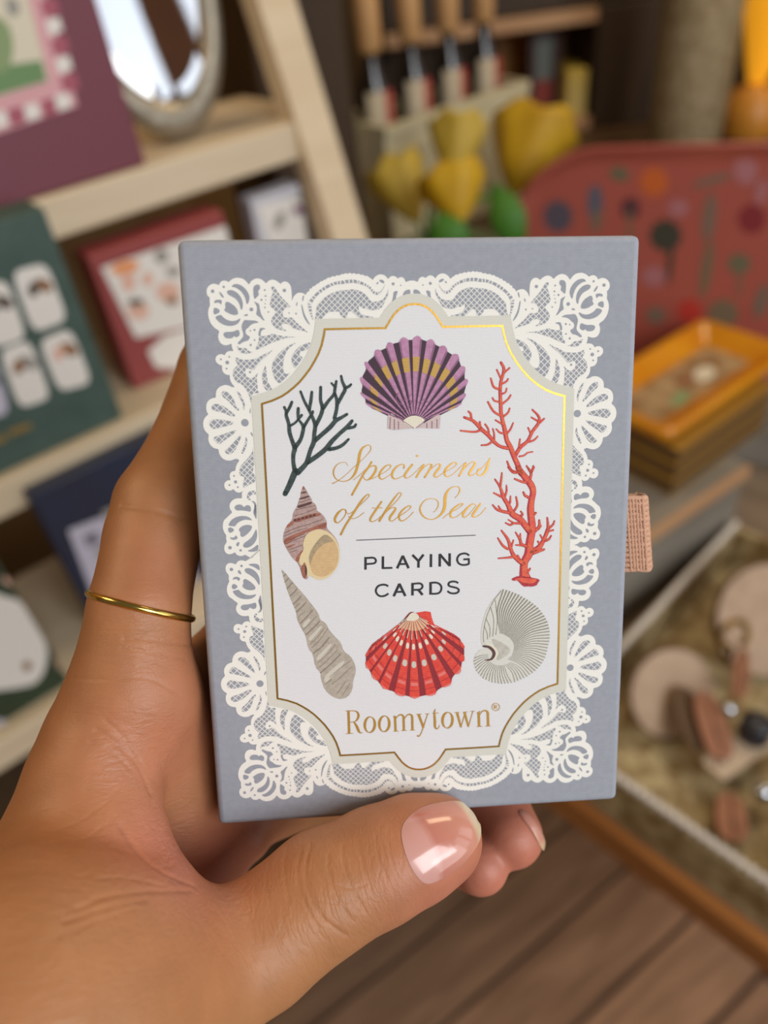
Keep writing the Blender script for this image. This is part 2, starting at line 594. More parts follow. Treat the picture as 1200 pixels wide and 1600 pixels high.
c = Card('boxed_set', 1, (428, 500), (498, 471), (388, 314), 0.0, .020, mat('white_card', srgb(196, 196, 204), 0.6), 'white box with small shell drawings at the right end of the middle shelf', 'box')
c.art('shell_drawings', [([(402, 322), (520, 286), (556, 400), (440, 440)], P_white, 0, 0), (blob(465, 328, 9, 8), P_purple, 1, 1), (blob(436, 345, 8, 16, .4), P_grey, 1, 1), (blob(500, 360, 8, 14), P_salmon, 1, 1), (blob(478, 306, 24, 3, -.3), P_grey, 0, 1)], 'white label with shell drawings')

# lower shelf: navy box, green box with a jar
M_navy = mat('navy_card', srgb(36, 40, 58), 0.5, noise=(srgb(30, 44, 70), 20, .6))
c = Card('boxed_set', 2, (150, 985), (345, 905), (57, 770), 0.0, .0155, M_navy, 'navy blue box with a lilac label and a grid of grey pictures', 'box')
c.art('label', [([(106, 828), (250, 772), (310, 905), (158, 965)], P_lilac, 0, 0)] + [([(128 + 18 * i + 10 * j, 838 + 20 * i - 13 * j), (150 + 18 * i + 10 * j, 829 + 20 * i - 13 * j), (158 + 18 * i + 10 * j, 846 + 20 * i - 13 * j), (137 + 18 * i + 10 * j, 855 + 20 * i - 13 * j)][:4], P_slate if (i + j) % 2 == 0 else P_grey, 0, 1) for i in range(2) for j in (0, 3, 6)], 'lilac label with grey squares')
M_jarbox = mat('forest_card', srgb(48, 66, 48), 0.6, noise=(srgb(40, 50, 24), 25, .8))
c = Card('boxed_set', 2, (-110, 1175), (122, 1085), (14, 788), 0.0, .036, M_jarbox, 'forest green box with a white jar pictured on its front, on the lower shelf', 'box')
c.art('jar_picture', [([(-60, 905), (0, 930), (42, 940), (78, 1008), (65, 1067), (20, 1076), (-60, 1085)], P_white, 2, 0), (blob(42, 1040, 8, 8), P_brown, 1, 1), (blob(96, 980, 16, 22), P_brown, 1, 0), (blob(100, 1030, 14, 18), P_salmon, 1, 0), (blob(86, 945, 14, 9), P_sage, 1, 0), (blob(20, 905, 16, 10), P_salmon, 1, 1), (blob(-2, 1150, 26, 28), P_lilac, 1, 1)], 'white jar with brown leaves')

# grey basket on the floor, seen between thumb and fingers
M_basket = mat('grey_canvas', srgb(206, 209, 200), 0.9, bump=(300, .4, .002))
gm = frame_matrix(hit_z(425, 1335, 0), U, ZUP)
bk = MB()
bk.lathe([(0.0, .004), (.10, .004), (.112, .0), (.118, .02), (.135, .16), (.138, .17), (.132, .17), (.126, .15), (.108, .012), (0.0, .012)], M_basket, 32)
bko = bk.build('floor_basket', None, gm); tag(bko, 'grey canvas basket standing on the plank floor', 'basket')

# ------------------------------------------------------------------ back counter: crate of bottles, tulips, dark post
zc = 1.045
M_counter = wood('counter_wood', srgb(62, 45, 28), srgb(92, 68, 42), 4, 9, 0.5, 0)
cnt_o = P0 + U * .345 + NS * ((at(600, 200, .95) - P0).dot(NS))
cnt = empty('back_counter', frame_matrix(Vector((cnt_o.x, cnt_o.y, 0)), U, ZUP), 'dark wooden counter at the back, under the bottles', 'counter')
b = MB(); b.box((0.0, -.115, zc - .04), (1.35, .62, zc), M_counter, .003); b.build('counter_top', cnt)
b = MB(); b.box((.02, -.10, 0), (1.33, .60, zc - .0405), M_counter); b.build('counter_body', cnt)

M_creamcard = mat('cream_card', srgb(206, 196, 160), 0.6, noise=(srgb(190, 178, 140), 12, .6))
B0 = at(600, 200, .95)
def on_counter(p):
    return Vector((p.x, p.y, zc))
cb_l = hit(600, 200, B0, NS); cb_r = hit(826, 132, B0, NS)
cw = (cb_r - cb_l).dot(U); ch = cb_l.z - zc
crate = empty('bottle_crate', frame_matrix(on_counter(cb_l), U, ZUP), 'cream wooden crate holding the dark bottles', 'crate')
b = MB()
b.box((0, 0, 0), (cw, .008, ch), M_creamcard, .001)
b.box((0, -.0025, ch - .012), (cw, 0, ch), M_creamcard); b.box((0, -.002, ch - .034), (cw, 0, ch - .029), M_creamcard)
b.build('front_panel', crate)
b = MB(); b.box((0, .102, 0), (cw, .11, ch), M_creamcard); b.build('rear_panel', crate)
for x in (0, cw - .008):
    b = MB(); b.box((x, .008, 0), (x + .008, .102, ch), M_creamcard); b.build('side_panel', crate)
b = MB(); b.box((.008, .008, .006), (cw - .008, .102, .014), M_creamcard); b.build('bottom_panel', crate)

M_bottle = mat('bottle_dark', srgb(30, 20, 12), 0.08, coat=.5)
M_label_c = mat('bottle_label_cream', srgb(206, 190, 158), 0.6)
M_label_r = mat('bottle_label_red', srgb(172, 66, 60), 0.6)
M_cork = mat('bottle_cap_tan', srgb(196, 150, 96), 0.6)
def bottle(p, first=[None]):
    if first[0] is None:
        r = empty('glass_bottle', Matrix.Translation(p), None, 'bottle', 'dark bottles in the cream crate')
        b = MB(); b.lathe([(0, 0), (.021, 0), (.023, .003), (.023, .130), (.020, .146), (.0095, .166), (.009, .190), (0, .190)], M_bottle, 20); b.build('bottle_glass', r)
        b = MB()
        a0 = math.radians(-120)
        for seg, m in ((0, M_label_c), (1, M_label_r)):
            for i in range(6):
                t0, t1 = a0 + (seg * 6 + i) * .18, a0 + (seg * 6 + i + 1) * .18
                for z0_, z1_ in ((.0, .0),):
                    f = b.face([(.0234 * math.cos(t0), .0234 * math.sin(t0), .085), (.0234 * math.cos(t1), .0234 * math.sin(t1), .085), (.0234 * math.cos(t1), .0234 * math.sin(t1), .148 - .012), (.0234 * math.cos(t0), .0234 * math.sin(t0), .148 - .012)], m)
        b.build('label', r, fix=False)
        tag(r.children[-1], 'cream and red label')
        b = MB(); b.lathe([(0, .176), (.012, .176), (.0150, .182), (.0150, .238), (.013, .242), (0, .242)], M_cork, 18); b.build('cap', r)
        first[0] = r
        return r
    src = first[0]
    r = src.copy(); COL.objects.link(r); r.matrix_world = Matrix.Translation(p)
    for ch_ in list(src.children):
        c_ = ch_.copy(); COL.objects.link(c_); c_.parent = r
    return r
CR = crate.matrix_world
blabs = ['dark bottle at the left end of the cream crate', 'dark bottle standing second from the left in the cream crate', 'dark bottle standing third from the left in the cream crate', 'dark bottle at the right end of the cream crate']
for i in range(4):
    lift = Vector((0, 0, .014))
    o = bottle(CR @ Vector((.034 + i * (cw - .068) / 3, .055, .0142)))
    z_need = ch - .083 - .0142
    o.location.z += 0.0
    o['label'] = blabs[i]
# raise the bottles on a wooden block so that their labels clear the crate's edge
bz = MB(); bz.box((.012, .028, .0142), (cw - .012, .082, max(ch - .104, .02)), M_creamcard); bz.build('riser_block', crate)
for o in [o for o in bpy.data.objects if o.name.startswith('glass_bottle')]:
    o.location.z = zc + max(ch - .104, .02) + .0003

M_yellow = mat('tulip_yellow', srgb(196, 156, 8), 0.6, noise=(srgb(172, 130, 4), 30, .8), sss=.1)
M_pale = mat('tulip_pale', srgb(190, 162, 60), 0.6, noise=(srgb(176, 146, 36), 30, .8), sss=.1)
M_stem = mat('tulip_green', srgb(58, 112, 22), 0.6)
M_vase = mat('vase_glass_green', srgb(120, 132, 96), 0.25)
vase_p = on_counter(at(700, 420, .90))
vz = MB(); vz.lathe([(0, 0), (.035, 0), (.042, .008), (.048, .03), (.054, .05), (.062, .064), (.059, .064), (.050, .05), (.044, .03), (.038, .010), (0, .010)], M_vase, 24)
tag(vz.build('flower_vase', None, Matrix.Translation(vase_p)), 'green vase holding the yellow tulips in front of the cream crate', 'vase')
def tulip(top_c, tip, width, m, label, leaf=None, spread=(0, 0)):
    base = vase_p + Vector((spread[0], spread[1], .05))
    axis = (top_c - tip).normalized()
    mt = frame_matrix(tip, axis.orthogonal(), axis)
    r = empty('yellow_tulip', Matrix.Translation(tip), label, 'flower', 'yellow tulips in the green vase')
    inv = r.matrix_world.inverted() @ mt
    h = (top_c - tip).length
    b = MB()
    n = 36
    rings = []
    for t in np.linspace(0, 1, 10):
        rg = []
        for i in range(n):
            a = 2 * math.pi * i / n
            lobe = 1 + (.05 * math.cos(3 * a) + .03 * math.cos(5 * a + 1)) * t
            rad = width / 2 * (t ** .72) * (1.06 - .06 * t) * lobe
            hh = h * (t + .07 * t * t * (math.cos(6 * a)))
            rg.append(b.bm.verts.new(inv @ Vector((rad * math.cos(a), rad * math.sin(a), hh))))
        rings.append(rg)
    for A_, B_ in zip(rings, rings[1:]):
        for i in range(n):
            f = b.bm.faces.new((A_[i], A_[(i + 1) % n], B_[(i + 1) % n], B_[i])); f.smooth = True; f.material_index = b.mi(m)
    ob = b.build('bloom', r)
    so = ob.modifiers.new('thickness', 'SOLIDIFY'); so.thickness = .0015
    b = MB()
    p1 = tip - r.location
    p3 = base - r.location
    mid = (p1 + p3) / 2 + Vector((.004, -.004, .035))
    b.tube([Vector((0, 0, 0)) + axis * .004, p1 - axis * .03, mid, p3 + Vector((0, 0, .06)), p3 + Vector((0, 0, -.03))], .0030, M_stem, 8); b.build('stem', r)
    if leaf is not None:
        A_, T_ = leaf[0] - r.location, leaf[1] - r.location
        b = MB()
        d = T_ - A_
        s = d.cross(CAM - tip).normalized()
        k = b.mi(M_stem); prev = None
        for t in np.linspace(0, 1, 9):
            w = .018 * math.sin(math.pi * min(.12 + t * .88, 1)) + .0006
            c_ = A_ + d * t + (CAM - tip).normalized() * .012 * math.sin(math.pi * t)
            row = [b.bm.verts.new(c_ - s * w), b.bm.verts.new(c_ - (CAM - tip).normalized() * .004), b.bm.verts.new(c_ + s * w)]
            if prev:
                for i in (0, 1):
                    f = b.bm.faces.new((prev[i], prev[i + 1], row[i + 1], row[i])); f.material_index = k; f.smooth = True
            prev = row
        ob = b.build('leaf', r)
        so = ob.modifiers.new('thickness', 'SOLIDIFY'); so.thickness = .001
tulip(at(836, 205, .975), at(802, 306, .965), .116, M_yellow, 'largest yellow tulip, rightmost beside the pink tray', (at(812, 380, .83), at(770, 285, .82)), (.016, .004))
tulip(at(706, 284, .81), at(720, 348, .80), .074, M_yellow, 'low yellow tulip hanging over the middle of the crate', (at(722, 400, .80), at(684, 330, .785)), (0, -.017))
tulip(at(716, 200, .89), at(706, 285, .885), .072, M_pale, 'pale yellow tulip standing upright in front of the bottles', None, (.004, .017))
tulip(at(616, 268, .88), at(654, 350, .87), .070, M_pale, 'pale ochre tulip at the left end of the crate', None, (-.017, 0))

# dark timber post and framed things behind
pb = hit_z(575, 470, zc)
post_p = P0 + U * .318 + NS * -.12
post = MB(); post.box((-.115, 0, 0), (.0, .10, 2.5), M_dark, .004)
tag(post.build('timber_post', None, frame_matrix(Vector((post_p.x, post_p.y, 0)), U, ZUP)), 'dark timber post between the shelves and the bottle crate', 'post')

M_amberwood = wood('amber_wood', srgb(120, 78, 20), srgb(150, 100, 34), 4, 8, .5, 2)
bz0 = 1.25
cab_p = hit_z(830, 260, zc)
def wall_thing(px, py, depth):
    return at(px, py, depth)
# hutch at the back: amber back board, dark block, beam, tan shelf
hp = at(780, 100, 1.35)
hutch = empty('back_hutch', frame_matrix(Vector((hp.x, hp.y, zc + .0003)), azimuth(88), ZUP), 'dark wooden hutch against the back wall with an amber back board', 'cabinet')
HI = hutch.matrix_world.inverted()
def hz(px, py):
    q = HI @ hit(px, py, hp, azimuth(178))
    return q.x, q.z
x0h, x1h = hz(600, 60)[0], hz(1160, 100)[0]
b = MB(); b.box((x0h, .12, .0), (x1h, .14, hz(780, -60)[1]), M_dark); b.build('back_board', hutch)
b = MB(); b.box((hz(800, 100)[0], .112, .02), (hz(912, 100)[0], .1195, hz(780, 30)[1]), M_amberwood); b.build('amber_panel', hutch)
b = MB(); b.box((x0h, -.02, hz(780, 22)[1]), (x1h, .12, hz(780, -60)[1]), M_dark); b.build('top_beam', hutch)
d0, d1 = hz(918, 130)[0], hz(1034, 130)[0]
b = MB(); b.box((d0, -.03, 0), (d1, .12, hz(780, 25)[1]), M_dark, .003); b.build('dark_door', hutch)
M_tan = wood('tan_wood', srgb(176, 132, 92), srgb(196, 156, 116), 5, 8, .6, 0)
b = MB(); b.box((x0h, -.03, hz(800, 46)[1]), (d0, .12, hz(800, 24)[1]), M_tan); b.build('shelf_board', hutch)
zs2 = hz(850, 205)[1]
b = MB(); zs2 = max(zs2, .022); b.box((x0h, -.03, zs2 - .02), (d0, .12, zs2), M_tan); b.build('shelf_board', hutch)
fx0, fx1 = hz(832, 100)[0], hz(880, 100)[0]
ztop = hz(850, 52)[1]
pf = empty('framed_picture', hutch.matrix_world @ Matrix.Translation((fx0, .02, zs2 + .0003)), 'small dark framed picture in grey and red on the hutch shelf', 'picture')
fh = ztop - zs2; fw = fx1 - fx0
M_fr = mat('picture_frame_dark', srgb(60, 34, 26), .5)
b = MB()
for lo, hi_ in (((0, 0, 0), (.012, .012, fh)), ((fw - .012, 0, 0), (fw, .012, fh)), ((0, 0, 0), (fw, .012, .02)), ((0, 0, fh - .012), (fw, .012, fh))): b.box(lo, hi_, M_fr)
b.build('frame', pf)
b = MB(); b.box((.01, .004, .018), (fw - .01, .008, fh - .01), mat('picture_grey', srgb(110, 116, 110), .5))
b.box((.01, .003, .018), (fw - .01, .0045, .06), mat('picture_red', srgb(140, 52, 40), .5)); b.build('picture', pf)
yb0, yb1 = hz(880, 160)[0], hz(914, 160)[0]
yt = hz(895, 106)[1]
b = MB(); b.box((yb0, -.02, 0), (yb1 - .004, .07, yt - zs2), mat('yellow_card', srgb(212, 180, 60), .6, noise=(srgb(206, 190, 130), 9, .7)), .002)
yo = b.build('gift_box', None, hutch.matrix_world @ Matrix.Translation((0, 0, zs2 + .0003)))
tag(yo, 'narrow upright yellow box beside the framed picture', 'box')

# sequinned pillar vase and amber lamp behind the pink tray
M_seq = mat('sequin_bronze', srgb(150, 130, 94), 0.3, metal=.3, noise=(srgb(190, 174, 140), 90, .8), bump=(190, 1.0, .006))
tb_z = .98
M_btable = M_counter
vp = hit_z(1092, 330, zc)
cl = MB(); cl.lathe([(0, 0), (.050, 0), (.054, .006), (.057, .12), (.057, .30), (.053, .36), (.049, .36), (.052, .30), (.052, .01), (0, .01)], M_seq, 36)
pv = at(1078, 150, 1.17)
tag(cl.build('sequin_vase', None, Matrix.Translation((pv.x, pv.y, zc + .0002))), 'tall bronze sequinned vase behind the pink tray', 'vase')
M_amberglow = mat('amber_glass_lit', srgb(240, 160, 30), .3, emit=((1.0, .42, .02, 1), 0.55))
M_amber = mat('amber_base', srgb(206, 138, 48), .4)
pl = at(1184, 120, 1.24)
lamp = empty('amber_lamp', Matrix.Translation((pl.x, pl.y, zc + .0002)), 'lit amber glass lamp at the right edge behind the pink tray', 'lamp')
zz = at(1184, 130, 1.24).z - zc
b = MB(); b.lathe([(0, 0), (.044, 0), (.048, .006), (.046, zz * .80), (.016, zz), (0, zz)], M_amber, 28); b.build('lamp_base', lamp)
b = MB(); b.lathe([(.014, zz), (.020, zz + .02), (.046, zz + .13), (.050, zz + .15), (.047, zz + .15), (.017, zz + .02)], M_amberglow, 28); b.build('lamp_shade', lamp)
M_whitep = mat('white_paint', srgb(206, 200, 178), .6)
ws = at(1068, 24, 1.30)
b = MB(); b.box((0, 0, 0), (.4, .12, .05), M_whitep, .002)
wsm = frame_matrix(ws, azimuth(62), ZUP)
wso = b.build('wall_shelf', hutch, None)
wso.matrix_world = wsm
# ------------------------------------------------------------------ display table on the right
ZT = .80
V = azimuth(-40)                                  # along the table's near side
VN = azimuth(50)                                  # into the table
M_orangewood = wood('orange_wood', srgb(140, 86, 36), srgb(172, 112, 54), 5, 9, .5, 0)
t0 = hit_z(1300, 1532, ZT); t1 = hit_z(900, 1239, ZT)
tm = frame_matrix(Vector((t0.x, t0.y, 0)), V, ZUP)     # x along the near side, y toward the far left -> flip below
TI = tm.inverted()
sgn = 1 if (TI.to_3x3() @ VN).y > 0 else -1
tl = (t1 - t0).length
table = empty('display_table', tm, 'orange brown wooden table covered with small wares at the right', 'table')
def tb(lo, hi_, m, name, bev=.003):
    a, c_ = sorted((lo[1] * sgn, hi_[1] * sgn))
    b = MB(); b.box((lo[0], a, lo[2]), (hi_[0], c_, hi_[2]), m, bev); return b.build(name, table)
M_topwood = wood('table_top_wood', srgb(118, 100, 80), srgb(146, 126, 104), 5, 9, .6, 0)
tb((-.25, .0005, ZT - .035), (tl + .10, .86, ZT), M_topwood, 'table_top')
tb((-.25, -.012, ZT - .036), (tl + .10, 0, ZT + .001), M_orangewood, 'edge_trim')
tb((-.20, .04, ZT - .11), (tl + .06, .82, ZT - .0355), M_orangewood, 'apron')
for x in (-.20, tl):
    for y in (.34, .76):
        tb((x, y, 0), (x + .06, y + .06, ZT - .1105), M_orangewood, 'leg')

M_wick = mat('wicker_gold', srgb(120, 94, 50), .6, noise=(srgb(186, 170, 130), 55, .9), bump=(200, .8, .004))
M_bead = mat('white_beads', srgb(214, 206, 196), .5)
r0 = hit_z(1260, 1430, ZT + .055); r1 = hit_z(884, 1101, ZT + .055)
trm = frame_matrix(Vector((r0.x, r0.y, ZT + .0003)), V, ZUP)
TRI = trm.inverted()
tray = empty('wicker_tray', trm, 'golden wicker tray with a white beaded rim on the display table', 'tray')
trl = (r1 - r0).length
def tr(lo, hi_, m, name, bev=.001):
    a, c_ = sorted((lo[1] * sgn, hi_[1] * sgn))
    b = MB(); b.box((lo[0], a, lo[2]), (hi_[0], c_, hi_[2]), m, bev); return b.build(name, tray)
TW = .36
tr((0, 0, 0), (trl, TW, .006), M_wick, 'tray_floor')
tr((0, 0, .006), (trl, .008, .052), M_wick, 'tray_wall'); tr((0, TW - .008, .006), (trl, TW, .052), M_wick, 'tray_wall')
tr((0, .008, .006), (.008, TW - .008, .052), M_wick, 'tray_wall'); tr((trl - .008, .008, .006), (trl, TW - .008, .052), M_wick, 'tray_wall')
b = MB()
nb = int(trl / .0075)
for i in range(nb):
    s_ = bmesh.ops.create_icosphere(b.bm, subdivisions=1, radius=.0046, matrix=Matrix.Translation((trl * (i + .5) / nb, .004 * sgn, .0555)))
    for v in s_['verts']:
        for f in v.link_faces: f.material_index = b.mi(M_bead); f.smooth = True
for i in range(int(TW / .0075)):
    for x in (.004, trl - .004):
        s_ = bmesh.ops.create_icosphere(b.bm, subdivisions=1, radius=.0046, matrix=Matrix.Translation((x, sgn * (i + .5) * .0075, .0555)))
        for v in s_['verts']:
            for f in v.link_faces: f.material_index = b.mi(M_bead); f.smooth = True
b.build('beaded_rim', tray)

# weathered grey risers behind the tray, running along the shelves' direction
M_greywood = wood('grey_weathered_wood', srgb(112, 104, 92), srgb(146, 138, 124), 5, 10, .7, 0)
def riser(pa, pb_, z, depth, name, label, z0=ZT):
    a, c_ = hit_z(*pa, z), hit_z(*pb_, z)
    x = (c_ - a); L_ = x.length; x.normalize()
    m_ = frame_matrix(Vector((a.x, a.y, z0 + .0003)), x, ZUP)
    b = MB(); b.box((-.05, 0, 0), (L_ - .035, depth, z - z0 - .0003), M_greywood, .003)
    # shallow grooves between its boards
    for k in (1, 2):
        b.box((-.049, depth * k / 3 - .001, z - z0 - .001), (L_ - .036, depth * k / 3 + .001, z - z0 + .0004), M_dark)
    b.box((-.05, -.004, z - z0 - .016), (L_ - .035, 0, z - z0 - .001), M_tan)
    return tag(b.build(name, None, m_), label, 'riser')
ri2 = riser((1000, 838), (1200, 704), .925, .26, 'wooden_riser', 'grey weathered riser with a tan edge under the amber dish')

# stack of gilt-edged boxes with an amber dish on top
Z2 = .9254
M_gilt = mat('gilt_edge', srgb(176, 140, 60), .4, metal=.5)
M_kraft = mat('brown_card', srgb(92, 66, 42), .6)
k0 = hit_z(1048, 775, Z2)
kx = azimuth(56); ky = azimuth(-34)
stm = Matrix((kx, ky, ZUP)).transposed().to_4x4(); stm.translation = k0
htop = .058
for i, (hh, z0_) in enumerate(((.019, 0), (.018, .0194), (.0175, .0378))):
    r = empty('gift_box', stm @ Matrix.Translation((.002 * i, .001 * i, z0_)), ['brown gilt-edged box at the bottom of the stack on the riser', 'brown gilt-edged box in the middle of the stack on the riser', 'brown gilt-edged box on top of the stack, right under the amber dish'][i], 'box', 'gilt-edged boxes under the amber dish')
    b = MB(); b.box((0, 0, .002), (.17, .12, hh - .002), M_kraft, .001); b.build('box_body', r)
    b = MB(); b.box((-.001, -.001, 0), (.171, .121, .002), M_gilt); b.box((-.001, -.001, hh - .002), (.171, .121, hh), M_gilt); b.build('gilt_edges', r)
zd = Z2 + .0556
M_ambr = mat('amber_glaze', srgb(196, 122, 6), .25, coat=.4, noise=(srgb(212, 146, 8), 14, .7))
M_inner = mat('dish_picture', srgb(178, 152, 112), .35, noise=(srgb(120, 84, 44), 40, .9))
dc = hit_z(1040, 706, zd)
dm = Matrix((kx, ky, ZUP)).transposed().to_4x4(); dm.translation = dc
dish = empty('amber_dish', dm, 'rectangular amber glazed dish with a brown picture, on top of the box stack', 'dish')
DW, DH = (hit_z(1222, 598, zd) - dc).dot(kx) * 1.22, .118
b = MB()
prof = [(0, .000, .012), (.0, .004, .004), (.0, .012, .0), (.0, .020, -.0), (.0, .0205, .003), (.0, .014, .014), (.0, .006, .022)]
outs = []
for ins_, z_ in ((.010, 0.0), (.003, .006), (.0, .018), (.003, .021), (.008, .019), (.022, .007), (.027, .0045)):
    q = rounded_rect(DW - 2 * ins_, DH - 2 * ins_, max(.014 - ins_ * .4, .004))
    outs.append([b.bm.verts.new((x + ins_, y + ins_, z_)) for x, y in q])
for A_, B_ in zip(outs, outs[1:]):
    for i in range(len(A_)):
        f = b.bm.faces.new((A_[i], A_[(i + 1) % len(A_)], B_[(i + 1) % len(A_)], B_[i])); f.material_index = b.mi(M_ambr); f.smooth = True
f = b.bm.faces.new(outs[0]); f.material_index = b.mi(M_ambr)
f = b.bm.faces.new(outs[-1]); f.material_index = b.mi(M_ambr)
b.build('dish_body', dish)
b = MB()
q = rounded_rect(DW - .062, DH - .062, .006)
b.face([(x + .031, y + .031, .0052) for x, y in q], M_inner, ZUP)
b.face([(x, y, .0056) for x, y in oval_pts(DW * .52, DH * .52, .022, .012, 14, .5)], P_brown, ZUP)
b.face([(x, y, .0060) for x, y in oval_pts(DW * .36, DH * .36, .018, .008, 12, .3)], P_sage, ZUP)
b.face([(x, y, .0062) for x, y in oval_pts(DW * .62, DH * .45, .018, .011, 12, .3)], P_cream, ZUP)
tag(b.build('dish_picture', dish), 'brown and cream picture in the dish')

# pink flowered tray standing upright
PD = azimuth(110)
PNh = azimuth(200)
plean = math.radians(8)
PN = PNh * math.cos(plean) + ZUP * math.sin(plean)
pp0 = at(930, 228, .86)
PW, PHT, PR = .46, .275, .100
ptop = hit(797, 366, pp0, PN)
pm = Matrix((PD, PN.cross(PD), PN)).transposed().to_4x4()
pm.translation = pp0
q_ = pm.inverted() @ hit(797, 366, pp0, PN)
org = pm @ Vector((q_.x, -PHT, 0))
pm.translation = org
ptray = empty('flowered_tray', pm, 'rose pink tray with pressed flower prints standing upright behind the amber dish', 'tray')
M_ptray = mat('tray_rose', srgb(160, 80, 68), .28, coat=.35)
b = MB()
outs = []
for ins_, z_ in ((.012, -.014), (.004, -.012), (.0, .0), (.003, .002), (.006, .0), (.016, -.009), (.022, -.0105)):
    q = rounded_rect(PW - 2 * ins_, PHT - 2 * ins_, max(PR - ins_, .01), 10)
    outs.append([b.bm.verts.new((x + ins_, y + ins_, z_)) for x, y in q])
for A_, B_ in zip(outs, outs[1:]):
    for i in range(len(A_)):
        f = b.bm.faces.new((A_[i], A_[(i + 1) % len(A_)], B_[(i + 1) % len(A_)], B_[i])); f.material_index = b.mi(M_ptray); f.smooth = True
for rg in (outs[0], outs[-1]):
    f = b.bm.faces.new(rg); f.material_index = b.mi(M_ptray)
b.build('tray_body', ptray)
PI_ = pm.inverted()
FN = PN
fp0 = org - PN * .0103
def tl_(px, py):
    q = PI_ @ hit(px, py, fp0, FN)
    return q.x, q.y
F_ = {k: mat('flower_' + k, srgb(*v), .5) for k, v in dict(slate=(78, 70, 82), blue=(84, 84, 98), plum=(72, 26, 42), orange=(186, 88, 22), grey=(112, 92, 76), forest=(52, 50, 36), crimson=(120, 20, 28), sage=(96, 92, 66), mauve=(160, 100, 104), red=(176, 44, 30), olive=(110, 92, 68)).items()}
for i, (x, y, rx, ry, k, rot) in enumerate([(872, 338, 20, 22, 'slate', 0), (930, 318, 11, 26, 'blue', 0), (932, 345, 8, 16, 'grey', .2), (985, 326, 13, 15, 'plum', 0), (984, 352, 3, 26, 'olive', 0), (1022, 284, 19, 20, 'orange', 0), (968, 272, 14, 10, 'sage', .3), (1040, 368, 22, 22, 'forest', .6), (1048, 400, 4, 36, 'forest', .1), (1175, 342, 19, 20, 'crimson', 0), (1108, 340, 9, 34, 'grey', .1), (1104, 420, 8, 40, 'olive', .15), (1155, 412, 16, 14, 'sage', 0), (1155, 440, 3, 22, 'olive', 0), (1078, 486, 16, 16, 'red', 0), (1130, 490, 21, 20, 'olive', 0), (1165, 266, 16, 20, 'mauve', 0), (1112, 282, 26, 5, 'grey', -.3), (1022, 432, 16, 14, 'mauve', 0), (1060, 325, 14, 12, 'mauve', 0), (1025, 492, 14, 12, 'grey', 0), (1190, 470, 10, 24, 'grey', .3), (1190, 300, 8, 18, 'mauve', .2), (850, 400, 12, 12, 'sage', 0), (900, 420, 10, 16, 'plum', 0)]):
    q = []
    rx, ry = rx * 1.25, ry * 1.25
    pts = oval_pts(x, y, rx, ry, 22, rot)
    for j, p in enumerate(pts):
        f_ = 1.0 - (.16 if j % 2 and rx > 9 and ry > 9 else 0)
        q.append(tl_(x + (p[0] - x) * f_, y + (p[1] - y) * f_))
    b = MB(); b.face([(u_, v_, -.0101 + 2e-5 * i) for u_, v_ in q], F_[k], ZUP); b.build('flower_print', ptray)
# a small block holds the tray up
ez = MB(); zb = org.z
bb_ = org + PD * (PW / 2)
ez.box((-.16, -.030, 0), (.16, .016, zb - ZT - .0006), M_greywood, .002)
ri3m = frame_matrix(Vector((bb_.x, bb_.y, ZT + .0003)) - PNh * .012, PD, ZUP)
tag(ez.build('tray_stand', None, ri3m), 'grey wooden block under the pink flowered tray', 'stand')

# small wares lying in the wicker tray
M_round = mat('wood_slice', srgb(178, 152, 126), .6, noise=(srgb(160, 132, 106), 60, .8))
M_bark = mat('wood_bark', srgb(110, 86, 62), .8)
zt_in = ZT + .0066
def wood_round(px, py, rpx, label, steep=52):
    a_ = math.radians(steep)
    dpt = (hit_z(px, py, ZT + .04) - CAM).dot(ROT @ Vector((0, 0, -1)))
    r_ = rpx * dpt / FPX
    c_ = hit_z(px, py, zt_in + r_ * 1.012 * math.sin(a_) + .003)
    need = r_ * .58 + .016
    have = (r1 - c_).dot(V)
    if have < need: c_ = c_ - V * (need - have)
    n_ = azimuth(168) * math.sin(a_) + ZUP * math.cos(a_)
    m_ = frame_matrix(c_, azimuth(78), n_)
    o = empty('wood_slice_coaster', m_, label, 'coaster', 'round wood slices in the wicker tray')
    b = MB(); b.lathe([(0, -.004), (r_ * .985, -.004), (r_ * .985, .004), (0, .004)], M_round, 40, smooth=False); b.build('wood_face', o)
    b = MB(); b.lathe([(r_ * .985, -.0042), (r_ * 1.0, -.004), (r_ * 1.01, 0), (r_ * 1.0, .004), (r_ * .985, .0042)], M_bark, 40); b.build('bark_edge', o)
    return o
wood_round(1048, 1082, 70, 'round wood slice tilted up in the wicker tray nearest the card box')
wood_round(1196, 968, 86, 'larger round wood slice at the right edge behind the brass hook')
M_brass = mat('brass_old', srgb(128, 96, 28), .35, metal=.7)
def hook(px, py, z, s, label):
    c_ = hit_z(px, py, z)
    o = MB()
    pts = []
    for t in np.linspace(0, 1, 22):
        a = math.radians(-60 + 300 * t)
        pts.append((s * math.cos(a), .15 * s * math.sin(2 * a), s * .95 * math.sin(a)))
    pts += [(s * .1, 0, -s * 1.3), (0, 0, -s * 2.0)]
    o.tube(pts, s * .24, M_brass, 10)
    ob = o.build('brass_hook', None, Matrix.Translation(c_) @ ROT.to_4x4() @ Matrix.Rotation(math.radians(-70), 4, 'X'))
    return tag(ob, label, 'hook')
hook(1146, 990, ZT + .085, .013, 'old brass hook lying before the larger wood slice')
M_leather = mat('leather_tan', srgb(148, 96, 64), .55, noise=(srgb(126, 78, 50), 50, .7))
M_leather2 = mat('leather_dark', srgb(86, 60, 28), .55)
M_seam = mat('leather_seam', srgb(90, 56, 36), .7)
